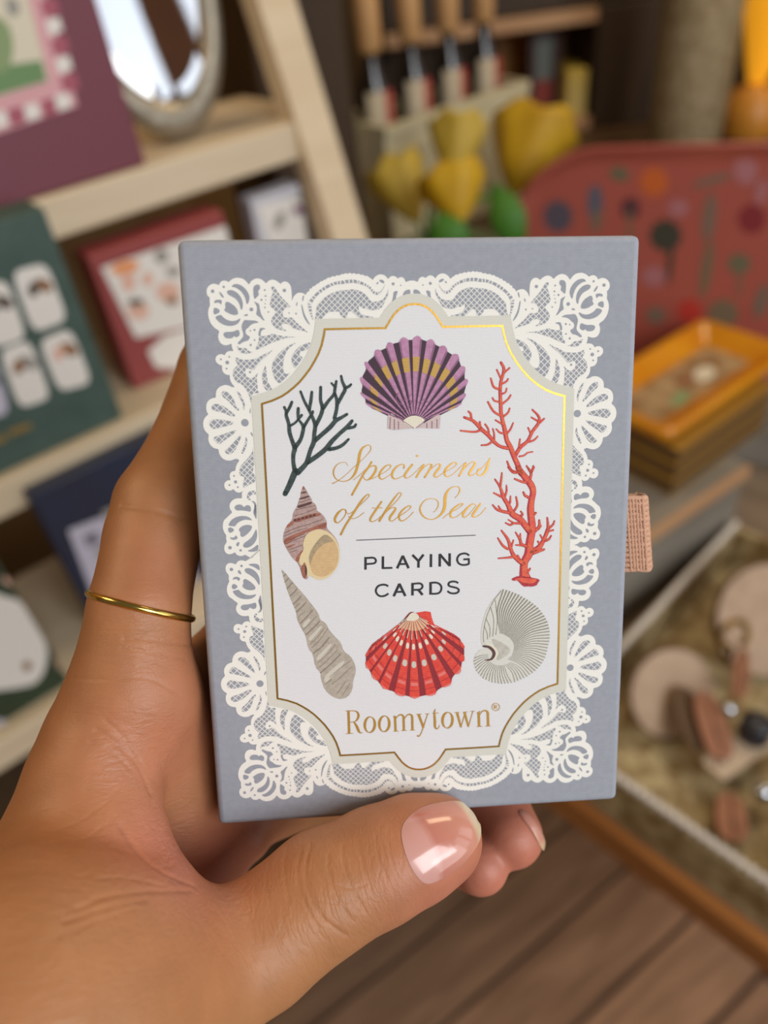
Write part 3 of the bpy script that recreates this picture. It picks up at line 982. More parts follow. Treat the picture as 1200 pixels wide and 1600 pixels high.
def fob(px, py, z, L_, w, rot, m, label, tilt=.5):
    c_ = hit_z(px, py, z)
    mtx = Matrix.Translation(c_) @ ROT.to_4x4() @ Matrix.Rotation(-tilt, 4, 'X') @ Matrix.Rotation(rot, 4, 'Z')
    o = empty('leather_fob', mtx, label, 'key fob', 'leather fobs in the wicker tray')
    b = MB(); b.prism(smooth_closed([(-w * .5, -L_ * .3), (-w * .3, -L_ * .5), (w * .3, -L_ * .5), (w * .5, -L_ * .3), (w * .46, L_ * .3), (0, L_ * .52), (-w * .46, L_ * .3)], 2), -.002, .002, m); b.build('leather_body', o)
    b = MB(); b.tube([(0, -L_ * .42, .0022), (.001, 0, .0024), (0, L_ * .42, .0022)], .0009, M_seam, 6); b.build('seam', o)
    return o
fob(1112, 1130, ZT + .050, .062, .026, .12, M_leather, 'upright tan leather fob with a dark middle seam')
fob(1078, 1120, ZT + .046, .060, .024, .15, M_leather2, 'dark olive leather fob behind the tan one')
fob(1142, 1275, ZT + .022, .042, .026, -.2, M_leather, 'small tan leather fob low in the wicker tray', .7)
fob(1158, 1050, ZT + .07, .050, .014, -.3, M_leather, 'narrow tan leather strap under the brass hook', .5)
M_dkitem = mat('charcoal_enamel', srgb(40, 40, 46), .4)
b = MB(); b.lathe([(0, -.012), (.012, -.012), (.0135, -.008), (.0135, .010), (.010, .014), (0, .014)], M_dkitem, 24)
tag(b.build('charcoal_tin', None, Matrix.Translation(hit_z(1180, 1140, ZT + .045))), 'small charcoal tin at the right edge of the tray', 'tin')
M_chrome = mat('polished_steel', srgb(206, 214, 226), .12, metal=1.0)
for (x, y, z, r_, lb) in ((1138, 1108, .058, .0065, 'steel ball beside the tan leather fob'), (1192, 1238, .030, .0085, 'steel ball at the end of the cream tag')):
    b = MB()
    s_ = bmesh.ops.create_icosphere(b.bm, subdivisions=3, radius=r_)
    for f in b.bm.faces: f.material_index = b.mi(M_chrome); f.smooth = True
    tag(b.build('steel_ball', None, Matrix.Translation(hit_z(x, y, ZT + z))), lb, 'ball', 'steel balls in the wicker tray')
ca, cb2 = hit_z(1130, 1222, ZT + .034), hit_z(1215, 1160, ZT + .034)
b = MB(); b.prism(rounded_rect((cb2 - ca).length, .024, .004), -.0015, .0015, mat('cream_tag', srgb(186, 166, 142), .6))
b.tube([(.006, .012, .0018), (.010, .016, .004), (.016, .012, .002)], .0008, M_seam, 6)
tag(b.build('cream_tag', None, frame_matrix(ca, (cb2 - ca), ZUP)), 'long cream paper tag lying across the wicker tray', 'tag')

# printed art on the front of the card box, in hundredths of a millimetre from its top left corner (third number: stroke width)
ART = json.loads('''
{"lace_edge":[[3540,647],[3530,645],[3491,660],[3464,670],[3449,623],[3417,594],[3374,593],[3341,616],[3325,595],[3288,574],[3245,574],[3212,594],[3189,624],[3174,593],
[3137,562],[3095,546],[3041,550],[2991,580],[2963,616],[2947,631],[2931,607],[2894,589],[2868,563],[2836,573],[2799,544],[2772,557],[2735,529],[2702,546],
[2666,519],[2633,539],[2600,513],[2569,536],[2537,520],[2505,540],[2474,533],[2433,561],[2404,547],[2363,574],[2335,560],[2289,592],[2265,578],[2229,615],
[2204,610],[2168,643],[2144,633],[2113,675],[2093,668],[2052,712],[2023,705],[2006,745],[1972,742],[1970,782],[1930,796],[1913,834],[1903,834],[1880,814],
[1836,801],[1787,803],[1741,836],[1714,874],[1697,921],[1693,911],[1697,826],[1692,731],[1676,678],[1638,640],[1590,630],[1550,648],[1534,671],[1497,638],
[1450,609],[1401,600],[1352,617],[1310,659],[1287,630],[1246,596],[1188,579],[1129,590],[1084,622],[1051,669],[1042,664],[1011,621],[965,583],[908,568],
[849,567],[790,590],[749,627],[734,627],[706,607],[653,607],[613,634],[595,676],[563,657],[510,647],[451,670],[408,721],[399,782],[415,829],
[447,853],[437,901],[444,967],[416,1014],[401,1090],[410,1167],[438,1244],[487,1307],[562,1352],[533,1419],[538,1486],[568,1545],[625,1573],[685,1567],
[735,1544],[732,1587],[748,1646],[752,1665],[718,1657],[668,1664],[632,1692],[615,1726],[587,1706],[537,1705],[492,1728],[468,1776],[480,1826],[521,1866],
[570,1876],[561,1925],[573,1975],[610,2015],[653,2026],[678,2026],[674,2085],[694,2155],[750,2216],[700,2215],[643,2184],[584,2177],[513,2200],[460,2248],
[441,2308],[441,2372],[386,2376],[329,2404],[291,2453],[276,2523],[281,2583],[308,2629],[261,2662],[227,2712],[213,2772],[217,2842],[248,2904],[295,2946],
[277,3006],[285,3078],[326,3140],[374,3172],[429,3179],[430,3235],[451,3292],[493,3345],[562,3373],[623,3369],[685,3344],[715,3347],[749,3373],[711,3419],
[681,3480],[675,3531],[657,3541],[611,3550],[577,3595],[579,3647],[591,3689],[540,3687],[492,3722],[479,3774],[495,3827],[539,3857],[585,3856],[628,3831],
[645,3868],[690,3896],[741,3893],[774,3862],[750,3919],[755,3993],[694,3985],[632,3994],[579,4029],[544,4090],[549,4164],[587,4213],[532,4259],[483,4305],
[439,4340],[415,4424],[418,4499],[445,4564],[466,4597],[455,4639],[466,4704],[426,4756],[414,4820],[429,4875],[468,4909],[519,4911],[567,4891],[589,4882],
[612,4926],[662,4949],[714,4946],[747,4926],[807,4972],[878,4989]],"lace_holes":[[[782,703],[814,661],[873,657],[939,681],[994,730],[1034,792],[1050,854],[1041,910],[1013,962],[995,953],[989,891],[964,824],[924,766],[868,723],
[821,703]],[[705,772],[731,749],[779,745],[836,765],[891,813],[927,871],[942,937],[938,1004],[920,1047],[902,1032],[896,975],[870,917],[829,869],[773,840],
[726,815]],[[700,914],[747,934],[803,973],[844,1021],[864,1079],[857,1112],[813,1121],[755,1111],[689,1076],[652,1052],[658,1028],[679,1004],[669,971],[679,933]],[[589,766],[612,776],[644,814],[665,862],[636,856],[605,818]],[[505,921],[522,893],[566,884],[628,894],[621,932],[604,965],[587,932],[553,926],[518,940]],[[487,1044],[499,1006],[538,1007],[584,1036],[582,1074],[542,1093],[501,1109],[486,1082]],[[494,1144],[599,1103],[635,1156],[700,1196],[768,1211],[837,1198],[898,1161],[880,1213],[838,1256],[773,1279],[704,1282],[627,1262],[562,1222]],[[1111,731],[1123,694],[1163,671],[1202,671],[1220,700],[1213,742],[1187,761],[1185,789],[1198,823],[1162,855],[1120,893],[1110,817]],[[1109,916],[1147,936],[1190,956],[1195,1027],[1210,1104],[1241,1172],[1268,1216],[1229,1201],[1192,1157],[1131,1117],[1148,1074],[1157,1008],[1136,960]],[[934,1133],[985,1103],[1014,1115],[1002,1139]],[[945,1191],[1013,1201],[1111,1203],[1183,1238],[1099,1246],[1038,1274],[1006,1312],[965,1335],[955,1379],[970,1418],[1032,1448],[989,1510],[944,1514],[883,1542],
[857,1566],[819,1545],[876,1493],[919,1446],[922,1397],[906,1339],[900,1281]],[[613,1401],[639,1373],[688,1369],[767,1370],[848,1333],[869,1377],[866,1425],[830,1449],[796,1453],[778,1428],[756,1462],[711,1471],[652,1465],[625,1435]],[[1188,1311],[1290,1332],[1221,1345],[1189,1383],[1190,1441],[1160,1450],[1153,1402],[1171,1354]],[[1752,1008],[1760,951],[1780,937],[1778,980]],[[1863,847],[1890,843],[1864,933],[1850,924]],[[1833,962],[1856,1000],[1867,1077],[1893,1155],[1938,1242],[1967,1301],[1908,1247],[1863,1164],[1843,1067]],[[3049,633],[3092,623],[3140,660],[3123,686],[3080,669],[3059,648]],[[3004,679],[3038,653],[3042,679],[3015,700]],[[3271,807],[3347,793],[3313,870],[3300,954],[3233,1005],[3257,911],[3270,859]],[[3371,705],[3406,707],[3381,736]],[[3538,778],[3478,784],[3445,805],[3411,856],[3443,893],[3487,868],[3536,858]],[[974,2536],[968,2631],[948,2626],[957,2571]],[[945,2914],[983,2956],[980,3006],[952,2965]],[[886,4029],[982,4059],[969,4275],[937,4285],[915,4231],[947,4126],[935,4073]],[[942,4115],[982,4064],[969,4350],[950,4328],[924,4252],[944,4168]],[[623,4135],[646,4099],[698,4085],[748,4098],[776,4141],[798,4115],[840,4101],[880,4124],[888,4166],[879,4219],[814,4201],[742,4187],[670,4190],[631,4167]],[[500,4433],[546,4355],[611,4304],[695,4281],[788,4279],[858,4308],[901,4363],[845,4350],[784,4343],[711,4361],[646,4401],[612,4453],[561,4441]],[[497,4475],[540,4456],[599,4495],[581,4532],[533,4557],[503,4534]],[[665,4509],[704,4462],[768,4433],[840,4430],[891,4453],[877,4506],[821,4568],[756,4619],[714,4634],[685,4595],[698,4553]],[[518,4621],[548,4632],[590,4634],[618,4592],[642,4625],[640,4657],[587,4677],[536,4664]],[[608,4753],[636,4716],[673,4707],[659,4766],[631,4792]],[[955,4498],[965,4595],[949,4680],[892,4764],[817,4810],[754,4813],[719,4790],[738,4737],[803,4696],[879,4635],[926,4551]],[[976,4757],[969,4865],[885,4888],[802,4879],[793,4863],[878,4829],[932,4788]]],"lace_nets":[[[1391,702],[1434,708],[1470,765],[1533,861],[1617,948],[1677,1021],[1604,1015],[1546,1072],[1538,1129],[1575,1178],[1684,1165],[1731,1229],[1816,1308],[1940,1412],
[1852,1376],[1754,1355],[1686,1325],[1639,1285],[1581,1255],[1531,1274],[1513,1322],[1609,1377],[1516,1360],[1438,1335],[1382,1280],[1358,1222],[1379,1165],[1442,1099],
[1425,1050],[1349,992],[1369,916],[1383,840],[1420,793],[1389,735]],[[2073,1013],[2100,966],[2172,900],[2274,835],[2374,793],[2474,776],[2538,775],[2646,761],[2732,783],[2806,821],[2863,874],[2894,926],[2931,953],[3007,954],
[3094,935],[3161,857],[3191,754],[3192,837],[3160,910],[3114,992],[3091,1039],[3025,1075],[2938,1084],[2862,1072],[2815,1019],[2824,1071],[2734,1012],[2717,1038],
[2732,1090],[2784,1154],[2967,1189],[2912,1209],[2771,1212],[2707,1184],[2654,1131],[2592,1078],[2541,1129],[2533,1208],[2490,1191],[2448,1169],[2412,1087],[2372,1096],
[2302,1090],[2222,1112],[2170,1169],[2153,1208],[2098,1216],[2027,1244],[2045,1177],[2059,1100]],[[1185,1441],[1254,1447],[1344,1420],[1385,1408],[1472,1437],[1550,1453],[1768,1467],[1649,1470],[1529,1487],[1458,1514],[1347,1546],[1245,1598],[1144,1640],[1093,1658],
[1117,1595],[1150,1537],[1160,1450]],[[786,1749],[838,1784],[916,1801],[1015,1798],[1115,1781],[1197,1734],[1299,1687],[1376,1651],[1298,1716],[1193,1802],[1109,1889],[1044,1966],[997,1935],[927,1934],
[914,1992],[939,2062],[997,2088],[1048,2074],[1128,1987],[1088,2066],[1097,2155],[1096,2254],[1117,2319],[1043,2318],[1001,2337],[994,2461],[974,2461],[969,2381],
[926,2260],[852,2169],[775,2137],[726,2057],[727,1968],[770,1910],[822,1872],[780,1832]],[[1744,1551],[1663,1572],[1571,1624],[1488,1681],[1415,1758],[1360,1835],[1336,1913],[1345,2012],[1375,2112],[1441,2183],[1499,2125],[1619,2038],[1605,2013],[1549,2037],
[1512,1986],[1512,1888],[1520,1829],[1544,1751],[1578,1673],[1662,1597]],[[1958,1549],[1882,1572],[1811,1595],[1739,1647],[1675,1724],[1647,1782],[1653,1871],[1675,1921],[1714,1946],[1731,1912],[1769,1854],[1832,1777],[1774,1756],[1776,1697],
[1857,1674],[1908,1660],[1941,1592]],[[1239,1872],[1249,1961],[1248,2059],[1263,2139],[1299,2219],[1326,2260],[1285,2279],[1235,2283],[1202,2237],[1182,2167],[1177,2078],[1186,2009],[1221,1930]],[[807,1574],[858,1619],[938,1616],[975,1641],[1003,1676],[1072,1682],[981,1707],[893,1700],[836,1662]],[[766,2276],[805,2292],[840,2357],[875,2438],[886,2509],[871,2578],[857,2568],[853,2468],[808,2387]],[[525,2310],[557,2271],[607,2277],[672,2333],[717,2414],[741,2495],[787,2556],[785,2591],[737,2555],[682,2493],[617,2412],[560,2380]],[[355,2525],[394,2471],[454,2467],[541,2499],[627,2562],[721,2645],[719,2675],[650,2668],[573,2621],[485,2593],[387,2570]],[[302,2784],[336,2725],[397,2706],[526,2720],[684,2755],[692,2780],[640,2809],[518,2831],[396,2858],[356,2861]],[[355,3019],[377,2984],[449,2971],[562,2933],[726,2882],[713,2917],[639,2976],[534,3044],[439,3113],[411,3081]],[[770,2975],[800,2976],[787,3021],[718,3152],[695,3202],[630,3262],[559,3270],[517,3217],[587,3158],[661,3099]],[[870,2988],[896,3055],[870,3156],[835,3227],[801,3277],[782,3256],[829,3155],[860,3074]],[[980,3165],[963,3200],[978,3283],[980,3417],[959,3520],[945,3571],[982,3635],[981,3728],[903,3757],[818,3806],[782,3816],[781,3753],[818,3650],[768,3627],
[734,3606],[740,3513],[780,3441],[877,3352],[943,3271],[969,3221]],[[978,3875],[979,3938],[933,3926],[891,3945],[873,3986],[896,4029],[846,4017],[829,3964],[853,3902],[906,3867]]],"lace_ladder":[[[1938,944],[1994,888],[2077,803],[2179,728],[2280,678],[2380,646],[2480,633],[2587,616],[2694,623],[2779,650],[2864,692],[2927,740],[2968,802],[3022,814],
[3076,799],[3110,753],[3139,701]],[[1995,983],[2033,907],[2095,841],[2177,786],[2278,725],[2379,689],[2477,685],[2585,667],[2714,674],[2810,707],[2884,739],[2936,812],[2978,849],[3031,855],
[3087,809],[3121,753],[3141,707]]],"lace_ladder2":[[[1938,944],[1943,1040],[1964,1117],[1994,1205]],[[1995,983],[1991,1060],[1998,1137],[2016,1205]]],"lace_dots":[[495,760,53],[666,699,36],[1067,1040,58],[1285,755,29],[1294,843,29],[1228,899,33],[1296,902,17],[1283,957,19],[1275,1014,25],[1325,1082,25],[1097,1348,33],[1033,1358,23],[1091,1502,27],[1027,1574,35],
[1586,765,54],[1643,1102,23],[1749,1114,29],[3269,693,47],[993,1989,36],[554,1783,29],[687,1747,27],[650,1834,59],[633,1927,28],[869,2775,121],[647,3620,29],[666,3718,51],[566,3766,31],[696,3805,31],
[511,4801,59],[679,4853,42]],"gold":[[3576,1002],[3510,1007],[3439,1030],[3378,1061],[3329,1100],[3268,1162],[3216,1235],[3137,1358],[2651,1357],[2186,1359],[2164,1470],[2125,1606],[2073,1728],[2010,1839],
[1934,1956],[1838,2073],[1753,2166],[1658,2248],[1569,2314],[1470,2376],[1316,2440],[1153,2487]],"script":[[[2476,3511,8],[2452,3465,9],[2401,3454,10],[2316,3480,13],[2254,3556,21],[2242,3635,23],[2268,3707,18],[2331,3753,13],[2421,3765,14],[2514,3729,21],[2581,3652,37],[2624,3555,42],[2654,3439,44],[2673,3335,44],
[2712,3246,34],[2779,3196,18],[2837,3191,13],[2858,3231,18],[2840,3289,13],[2773,3364,10],[2679,3453,10],[2559,3553,10],[2425,3673,10],[2305,3755,13],[2219,3795,17]],[[2565,3746,10],[2645,3687,10],[2726,3618,10],[2813,3535,10]],[[2863,3465,29],[2806,3555,31],[2724,3664,31],[2627,3831,31],[2530,3993,32]],[[2725,3650,13],[2792,3574,13],[2872,3531,16],[2924,3532,26],[2935,3579,34],[2907,3643,37],[2853,3714,34],[2786,3758,18],[2741,3736,12],[2725,3703,10]],[[2826,3746,18],[2905,3722,10],[2985,3679,10],[3077,3636,10],[3158,3573,12],[3174,3534,18],[3133,3519,16],[3067,3557,24],[2999,3640,31],[2984,3712,29],[3022,3752,18],[3088,3728,11],[3181,3665,10]],[[3386,3580,26],[3394,3534,21],[3355,3516,16],[3276,3550,24],[3208,3627,34],[3193,3705,34],[3231,3753,18],[3311,3736,11],[3417,3673,11],[3525,3532,13]],[[3528,3526,29],[3458,3609,34],[3404,3686,34],[3409,3739,21],[3468,3734,11],[3562,3665,11],[3669,3563,11],[3712,3530,13]],[[3716,3532,26],[3655,3628,29],[3587,3738,29]],[[3627,3680,11],[3721,3578,11],[3801,3528,13],[3847,3542,26]],[[3840,3562,29],[3786,3659,29],[3725,3743,29]],[[3772,3672,11],[3866,3582,11],[3946,3530,13],[3985,3547,26],[3965,3599,32],[3904,3676,34],[3884,3722,29],[3916,3749,16],[3983,3718,11],[4050,3668,11],[4143,3631,11],[4223,3581,11],[4256,3536,18],[4217,3511,16],
[4144,3552,24],[4070,3629,34],[4056,3694,32],[4088,3742,19],[4168,3724,11],[4262,3648,11],[4355,3559,11],[4411,3523,16]],[[4408,3527,29],[4354,3638,29],[4294,3742,29]],[[4328,3677,11],[4435,3568,11],[4514,3514,13],[4561,3532,26],[4543,3578,32],[4487,3655,34],[4460,3714,29],[4493,3742,16],[4580,3698,11],[4687,3609,11],[4780,3506,11],[4813,3461,16]],[[4809,3467,13],[4787,3520,21],[4767,3585,35],[4740,3664,37],[4686,3728,27],[4626,3742,16],[4593,3705,16],[4620,3647,27],[4647,3628,11]],[[4231,4100,11],[4278,4048,13],[4309,3982,21],[4292,3928,16],[4233,3913,11],[4152,3937,19],[4085,4015,37],[4060,4121,48],[4056,4228,48],[4028,4321,43],[3960,4400,24],[3866,4448,13],[3772,4440,16],[3687,4383,24],
[3645,4294,27],[3657,4214,21],[3725,4129,13],[3818,4099,11],[3904,4115,11],[3947,4170,16],[3942,4237,16],[3908,4297,11],[3868,4329,11]],[[4026,4436,11],[4134,4352,11],[4242,4302,11],[4323,4251,11],[4357,4212,19],[4323,4204,16],[4243,4248,24],[4162,4326,32],[4147,4400,30],[4187,4436,16],[4268,4411,11],[4362,4334,11]],[[4578,4227,13],[4511,4218,16],[4430,4282,30],[4369,4361,35],[4362,4422,27],[4402,4433,13],[4483,4365,11],[4578,4247,11]],[[4651,4216,27],[4591,4302,32],[4530,4387,35],[4523,4428,27],[4563,4436,14],[4644,4398,11],[4745,4287,11]],[[2419,4236,13],[2371,4227,18],[2296,4284,34],[2240,4376,37],[2251,4437,29],[2297,4445,13],[2371,4381,13],[2420,4302,16],[2419,4236,18],[2434,4283,11],[2479,4305,11],[2546,4267,11]],[[2465,4344,9],[2502,4386,11],[2595,4376,11],[2676,4325,11],[2716,4293,11]],[[2628,4190,11],[2736,4100,11],[2804,4030,13],[2805,3996,16],[2765,4008,18],[2683,4098,32],[2601,4215,34],[2503,4359,32],[2406,4503,32],[2327,4649,32]],[[3011,4123,26],[2928,4241,32],[2846,4358,32],[2817,4425,29],[2856,4453,13],[2936,4416,11],[3018,4351,11],[3126,4248,11],[3262,4119,11],[3330,4028,13],[3331,3991,16],[3291,3993,16],[3210,4091,27],[3114,4221,32],
[3045,4326,32],[2969,4444,32]],[[2857,4225,11],[3015,4224,13]],[[3017,4365,11],[3126,4261,11],[3206,4224,13],[3239,4245,27],[3218,4292,32],[3149,4383,35],[3141,4437,24],[3187,4452,13],[3281,4388,11],[3389,4325,11],[3470,4261,11],[3491,4221,19],[3458,4209,16],[3377,4257,24],
[3302,4349,32],[3300,4423,29],[3346,4458,16],[3440,4408,11],[3535,4314,11]]],"script_dots":[[3607,3388,39]],"rule":[[2576,4756,14],[4573,4748,14]],"caps":[[[2723,5047,41],[2716,5265,41]],[[2722,5066,33],[2840,5064,33],[2882,5085,33],[2893,5120,33],[2880,5151,33],[2837,5165,33],[2722,5169,33]],[[3013,5047,41],[3007,5265,41]],[[2996,5250,33],[3166,5252,33]],[[3245,5266,41],[3346,5050,41]],[[3344,5050,41],[3438,5271,42]],[[3278,5194,33],[3405,5194,33]],[[3506,5043,41],[3606,5155,41]],[[3693,5044,41],[3606,5155,41]],[[3606,5150,41],[3603,5268,42]],[[3818,5042,41],[3814,5266,42]],[[3966,5043,41],[3963,5264,42]],[[4132,5041,42],[4130,5265,42]],[[3966,5051,41],[4130,5255,42]],[[4463,5093,33],[4417,5061,33],[4365,5054,33],[4305,5071,33],[4267,5116,33],[4260,5169,33],[4283,5219,33],[4329,5247,33],[4381,5253,33],[4424,5248,33],[4455,5233,33],[4456,5156,33]],[[4365,5156,33],[4471,5155,33]],[[3091,5568,33],[3047,5543,33],[2988,5537,33],[2927,5555,33],[2888,5603,33],[2883,5656,33],[2909,5707,33],[2956,5736,33],[3016,5735,33],[3059,5717,33],[3091,5694,33]],[[3178,5749,42],[3281,5532,42]],[[3278,5532,42],[3376,5753,42]],[[3215,5674,33],[3343,5675,33]],[[3501,5528,42],[3496,5748,42]],[[3500,5544,33],[3612,5541,33],[3654,5559,33],[3669,5594,33],[3653,5630,33],[3610,5650,33],[3503,5652,33]],[[3596,5653,42],[3668,5745,42]],[[3806,5527,42],[3803,5747,42]],[[3806,5541,33],[3896,5540,33],[3955,5566,33],[3986,5613,33],[3985,5670,33],[3953,5719,33],[3893,5735,33],[3803,5731,33]],[[4275,5566,33],[4241,5543,33],[4189,5533,33],[4137,5542,33],[4111,5569,33],[4114,5598,33],[4145,5620,33],[4196,5633,33],[4248,5650,33],[4283,5680,33],[4279,5715,33],[4247,5739,33],[4187,5743,33],[4135,5730,33],
[4092,5698,33]]],"brand":[[[2355,7780,42],[2354,8200,43]],[[2301,7775,11],[2337,7773,11],[2397,7774,11]],[[2373,7779,12],[2451,7780,16],[2507,7810,32],[2525,7876,41],[2499,7948,31],[2450,7984,15],[2371,7989,12]],[[2444,7988,22],[2489,8071,45],[2519,8158,43],[2549,8199,20],[2590,8192,10]],[[2297,8200,11],[2424,8200,11]],[[2805,8060,45],[2799,8098,45],[2788,8133,43],[2773,8162,38],[2753,8185,31],[2731,8198,24],[2708,8202,18],[2686,8195,17],[2666,8179,23],[2650,8155,30],[2638,8124,37],[2631,8088,42],[2631,8050,45],[2636,8012,45],
[2647,7977,42],[2663,7948,38],[2683,7925,31],[2704,7912,24],[2727,7908,18],[2749,7915,17],[2769,7931,23],[2786,7955,30],[2798,7986,37],[2804,8022,42],[2805,8060,45]],[[3057,8058,45],[3052,8096,45],[3041,8131,43],[3025,8161,38],[3006,8183,32],[2984,8196,24],[2961,8200,18],[2938,8194,17],[2918,8178,23],[2902,8153,30],[2890,8122,37],[2883,8086,42],[2883,8048,45],[2888,8010,45],
[2899,7975,42],[2914,7946,38],[2934,7923,31],[2956,7910,24],[2979,7906,18],[3001,7913,17],[3021,7929,23],[3037,7953,30],[3049,7984,37],[3056,8020,42],[3057,8058,45]],[[3159,7918,40],[3164,8206,40]],[[3310,7940,40],[3310,8202,40]],[[3459,7944,40],[3460,8202,40]],[[3126,7932,11],[3161,7916,15]],[[3127,8206,11],[3218,8205,11]],[[3265,8200,11],[3365,8201,11]],[[3414,8201,11],[3505,8202,11]],[[3173,7969,10],[3219,7913,18],[3268,7901,28],[3300,7922,35],[3309,7951,39]],[[3325,7978,10],[3371,7915,18],[3417,7902,28],[3450,7923,35],[3459,7953,39]],[[3529,7909,11],[3627,7907,11]],[[3572,7912,45],[3656,8168,41]],[[3731,7913,15],[3650,8161,19],[3611,8270,16],[3580,8318,18],[3557,8322,25],[3545,8306,33]],[[3685,7912,11],[3764,7910,11]],[[3869,7825,8],[3850,7885,28],[3856,8048,43],[3858,8154,38],[3882,8201,25],[3922,8181,11],[3938,8132,9]],[[3810,7910,11],[3923,7906,11]],[[4168,8057,45],[4163,8095,45],[4153,8130,43],[4138,8160,38],[4118,8182,32],[4096,8196,25],[4073,8199,18],[4051,8193,17],[4030,8177,23],[4013,8152,31],[4000,8121,37],[3993,8085,42],[3992,8046,45],[3996,8008,45],
[4007,7973,43],[4022,7943,38],[4042,7921,32],[4063,7908,24],[4086,7904,18],[4109,7910,17],[4130,7926,23],[4147,7951,31],[4160,7982,37],[4167,8018,42],[4168,8057,45]],[[4247,7912,43],[4318,8201,31]],[[4316,8201,15],[4394,7917,15]],[[4379,7916,43],[4451,8200,31]],[[4449,8200,15],[4527,7911,15]],[[4208,7915,11],[4293,7912,11]],[[4355,7916,11],[4437,7913,11]],[[4486,7909,11],[4566,7907,11]],[[4630,7931,41],[4641,8203,41]],[[4794,7953,41],[4802,8205,41]],[[4650,7984,10],[4695,7921,18],[4748,7909,28],[4782,7930,36],[4794,7962,39]],[[4600,7946,11],[4667,7911,11]],[[4602,8205,11],[4695,8205,12]],[[4750,8206,12],[4846,8205,12]],[[4911,7810,15],[4911,7886,15]],[[4913,7816,11],[4942,7819,11],[4950,7833,11],[4942,7848,11],[4913,7849,11]],[[4926,7850,11],[4953,7887,13]],[[5000,7854,11],[4998,7872,11],[4991,7889,11],[4980,7903,11],[4967,7913,11],[4951,7919,11],[4933,7921,11],[4916,7917,11],[4900,7909,11],[4886,7897,11],[4876,7882,11],[4869,7865,11],[4867,7846,11],[4869,7828,11],
[4876,7812,11],[4886,7798,11],[4900,7787,11],[4916,7781,11],[4933,7780,11],[4950,7783,11],[4966,7791,11],[4980,7803,11],[4991,7818,11],[4998,7836,11],[5000,7854,11]]],"coral_dark":[[[1448,3938,81],[1527,3794,91],[1606,3627,101],[1635,3562,90]],[[1622,3575,77],[1604,3432,64],[1610,3302,69],[1635,3200,77],[1597,3071,64],[1565,2942,64],[1559,2814,58],[1528,2687,56],[1526,2611,45],[1501,2547,43]],[[1530,2649,45],[1593,2537,50],[1624,2469,45]],[[1583,2840,43],[1668,2792,38],[1769,2681,46]],[[1709,2742,38],[1714,2641,53],[1720,2572,50]],[[1642,3187,77],[1730,3075,61],[1775,2948,61],[1786,2859,56],[1733,2768,38]],[[1791,2872,56],[1874,2747,46],[1939,2654,46],[1949,2622,35]],[[1665,3602,90],[1801,3464,77],[1844,3361,70],[1889,3234,69],[1946,3107,77],[1958,2979,66],[1977,2852,66],[1950,2749,56],[1893,2608,51],[1824,2468,45],[1768,2309,40]],[[1894,2596,51],[1926,2445,53],[1945,2320,45]],[[1983,2852,66],[2067,2701,63],[2104,2576,63],[2078,2449,53],[2087,2249,48]],[[2117,2576,63],[2204,2465,53],[2291,2366,50],[2314,2267,50],[2337,2161,40]],[[2314,2254,38],[2260,2190,35]],[[2310,2354,45],[2337,2481,58],[2325,2607,58],[2288,2746,61]],[[1959,3094,72],[2079,2995,69],[2212,2884,74],[2305,2784,69],[2397,2736,56],[2488,2685,46]],[[2335,2531,58],[2423,2382,58],[2472,2283,58],[2432,2169,48],[2416,2082,40]],[[2479,2271,53],[2543,2241,45],[2567,2216,38]],[[1828,3439,80],[1987,3340,77],[2133,3228,80],[2228,3115,74],[2361,2990,64],[2480,2891,67],[2567,2792,51]],[[2505,2907,51],[2596,2888,49],[2626,2851,41]],[[2184,3236,67],[2300,3220,59],[2405,3172,54],[2503,3084,39]]],"coral_red":[[[4976,1928,41],[5020,2008,49],[5018,2093,49],[4984,2207,53],[4969,2322,56],[4969,2438,56],[4977,2583,62],[4985,2729,62],[5015,2877,65],[5053,3025,74],[5083,3174,75],[5144,3294,84],[5205,3446,84],[5267,3583,88],
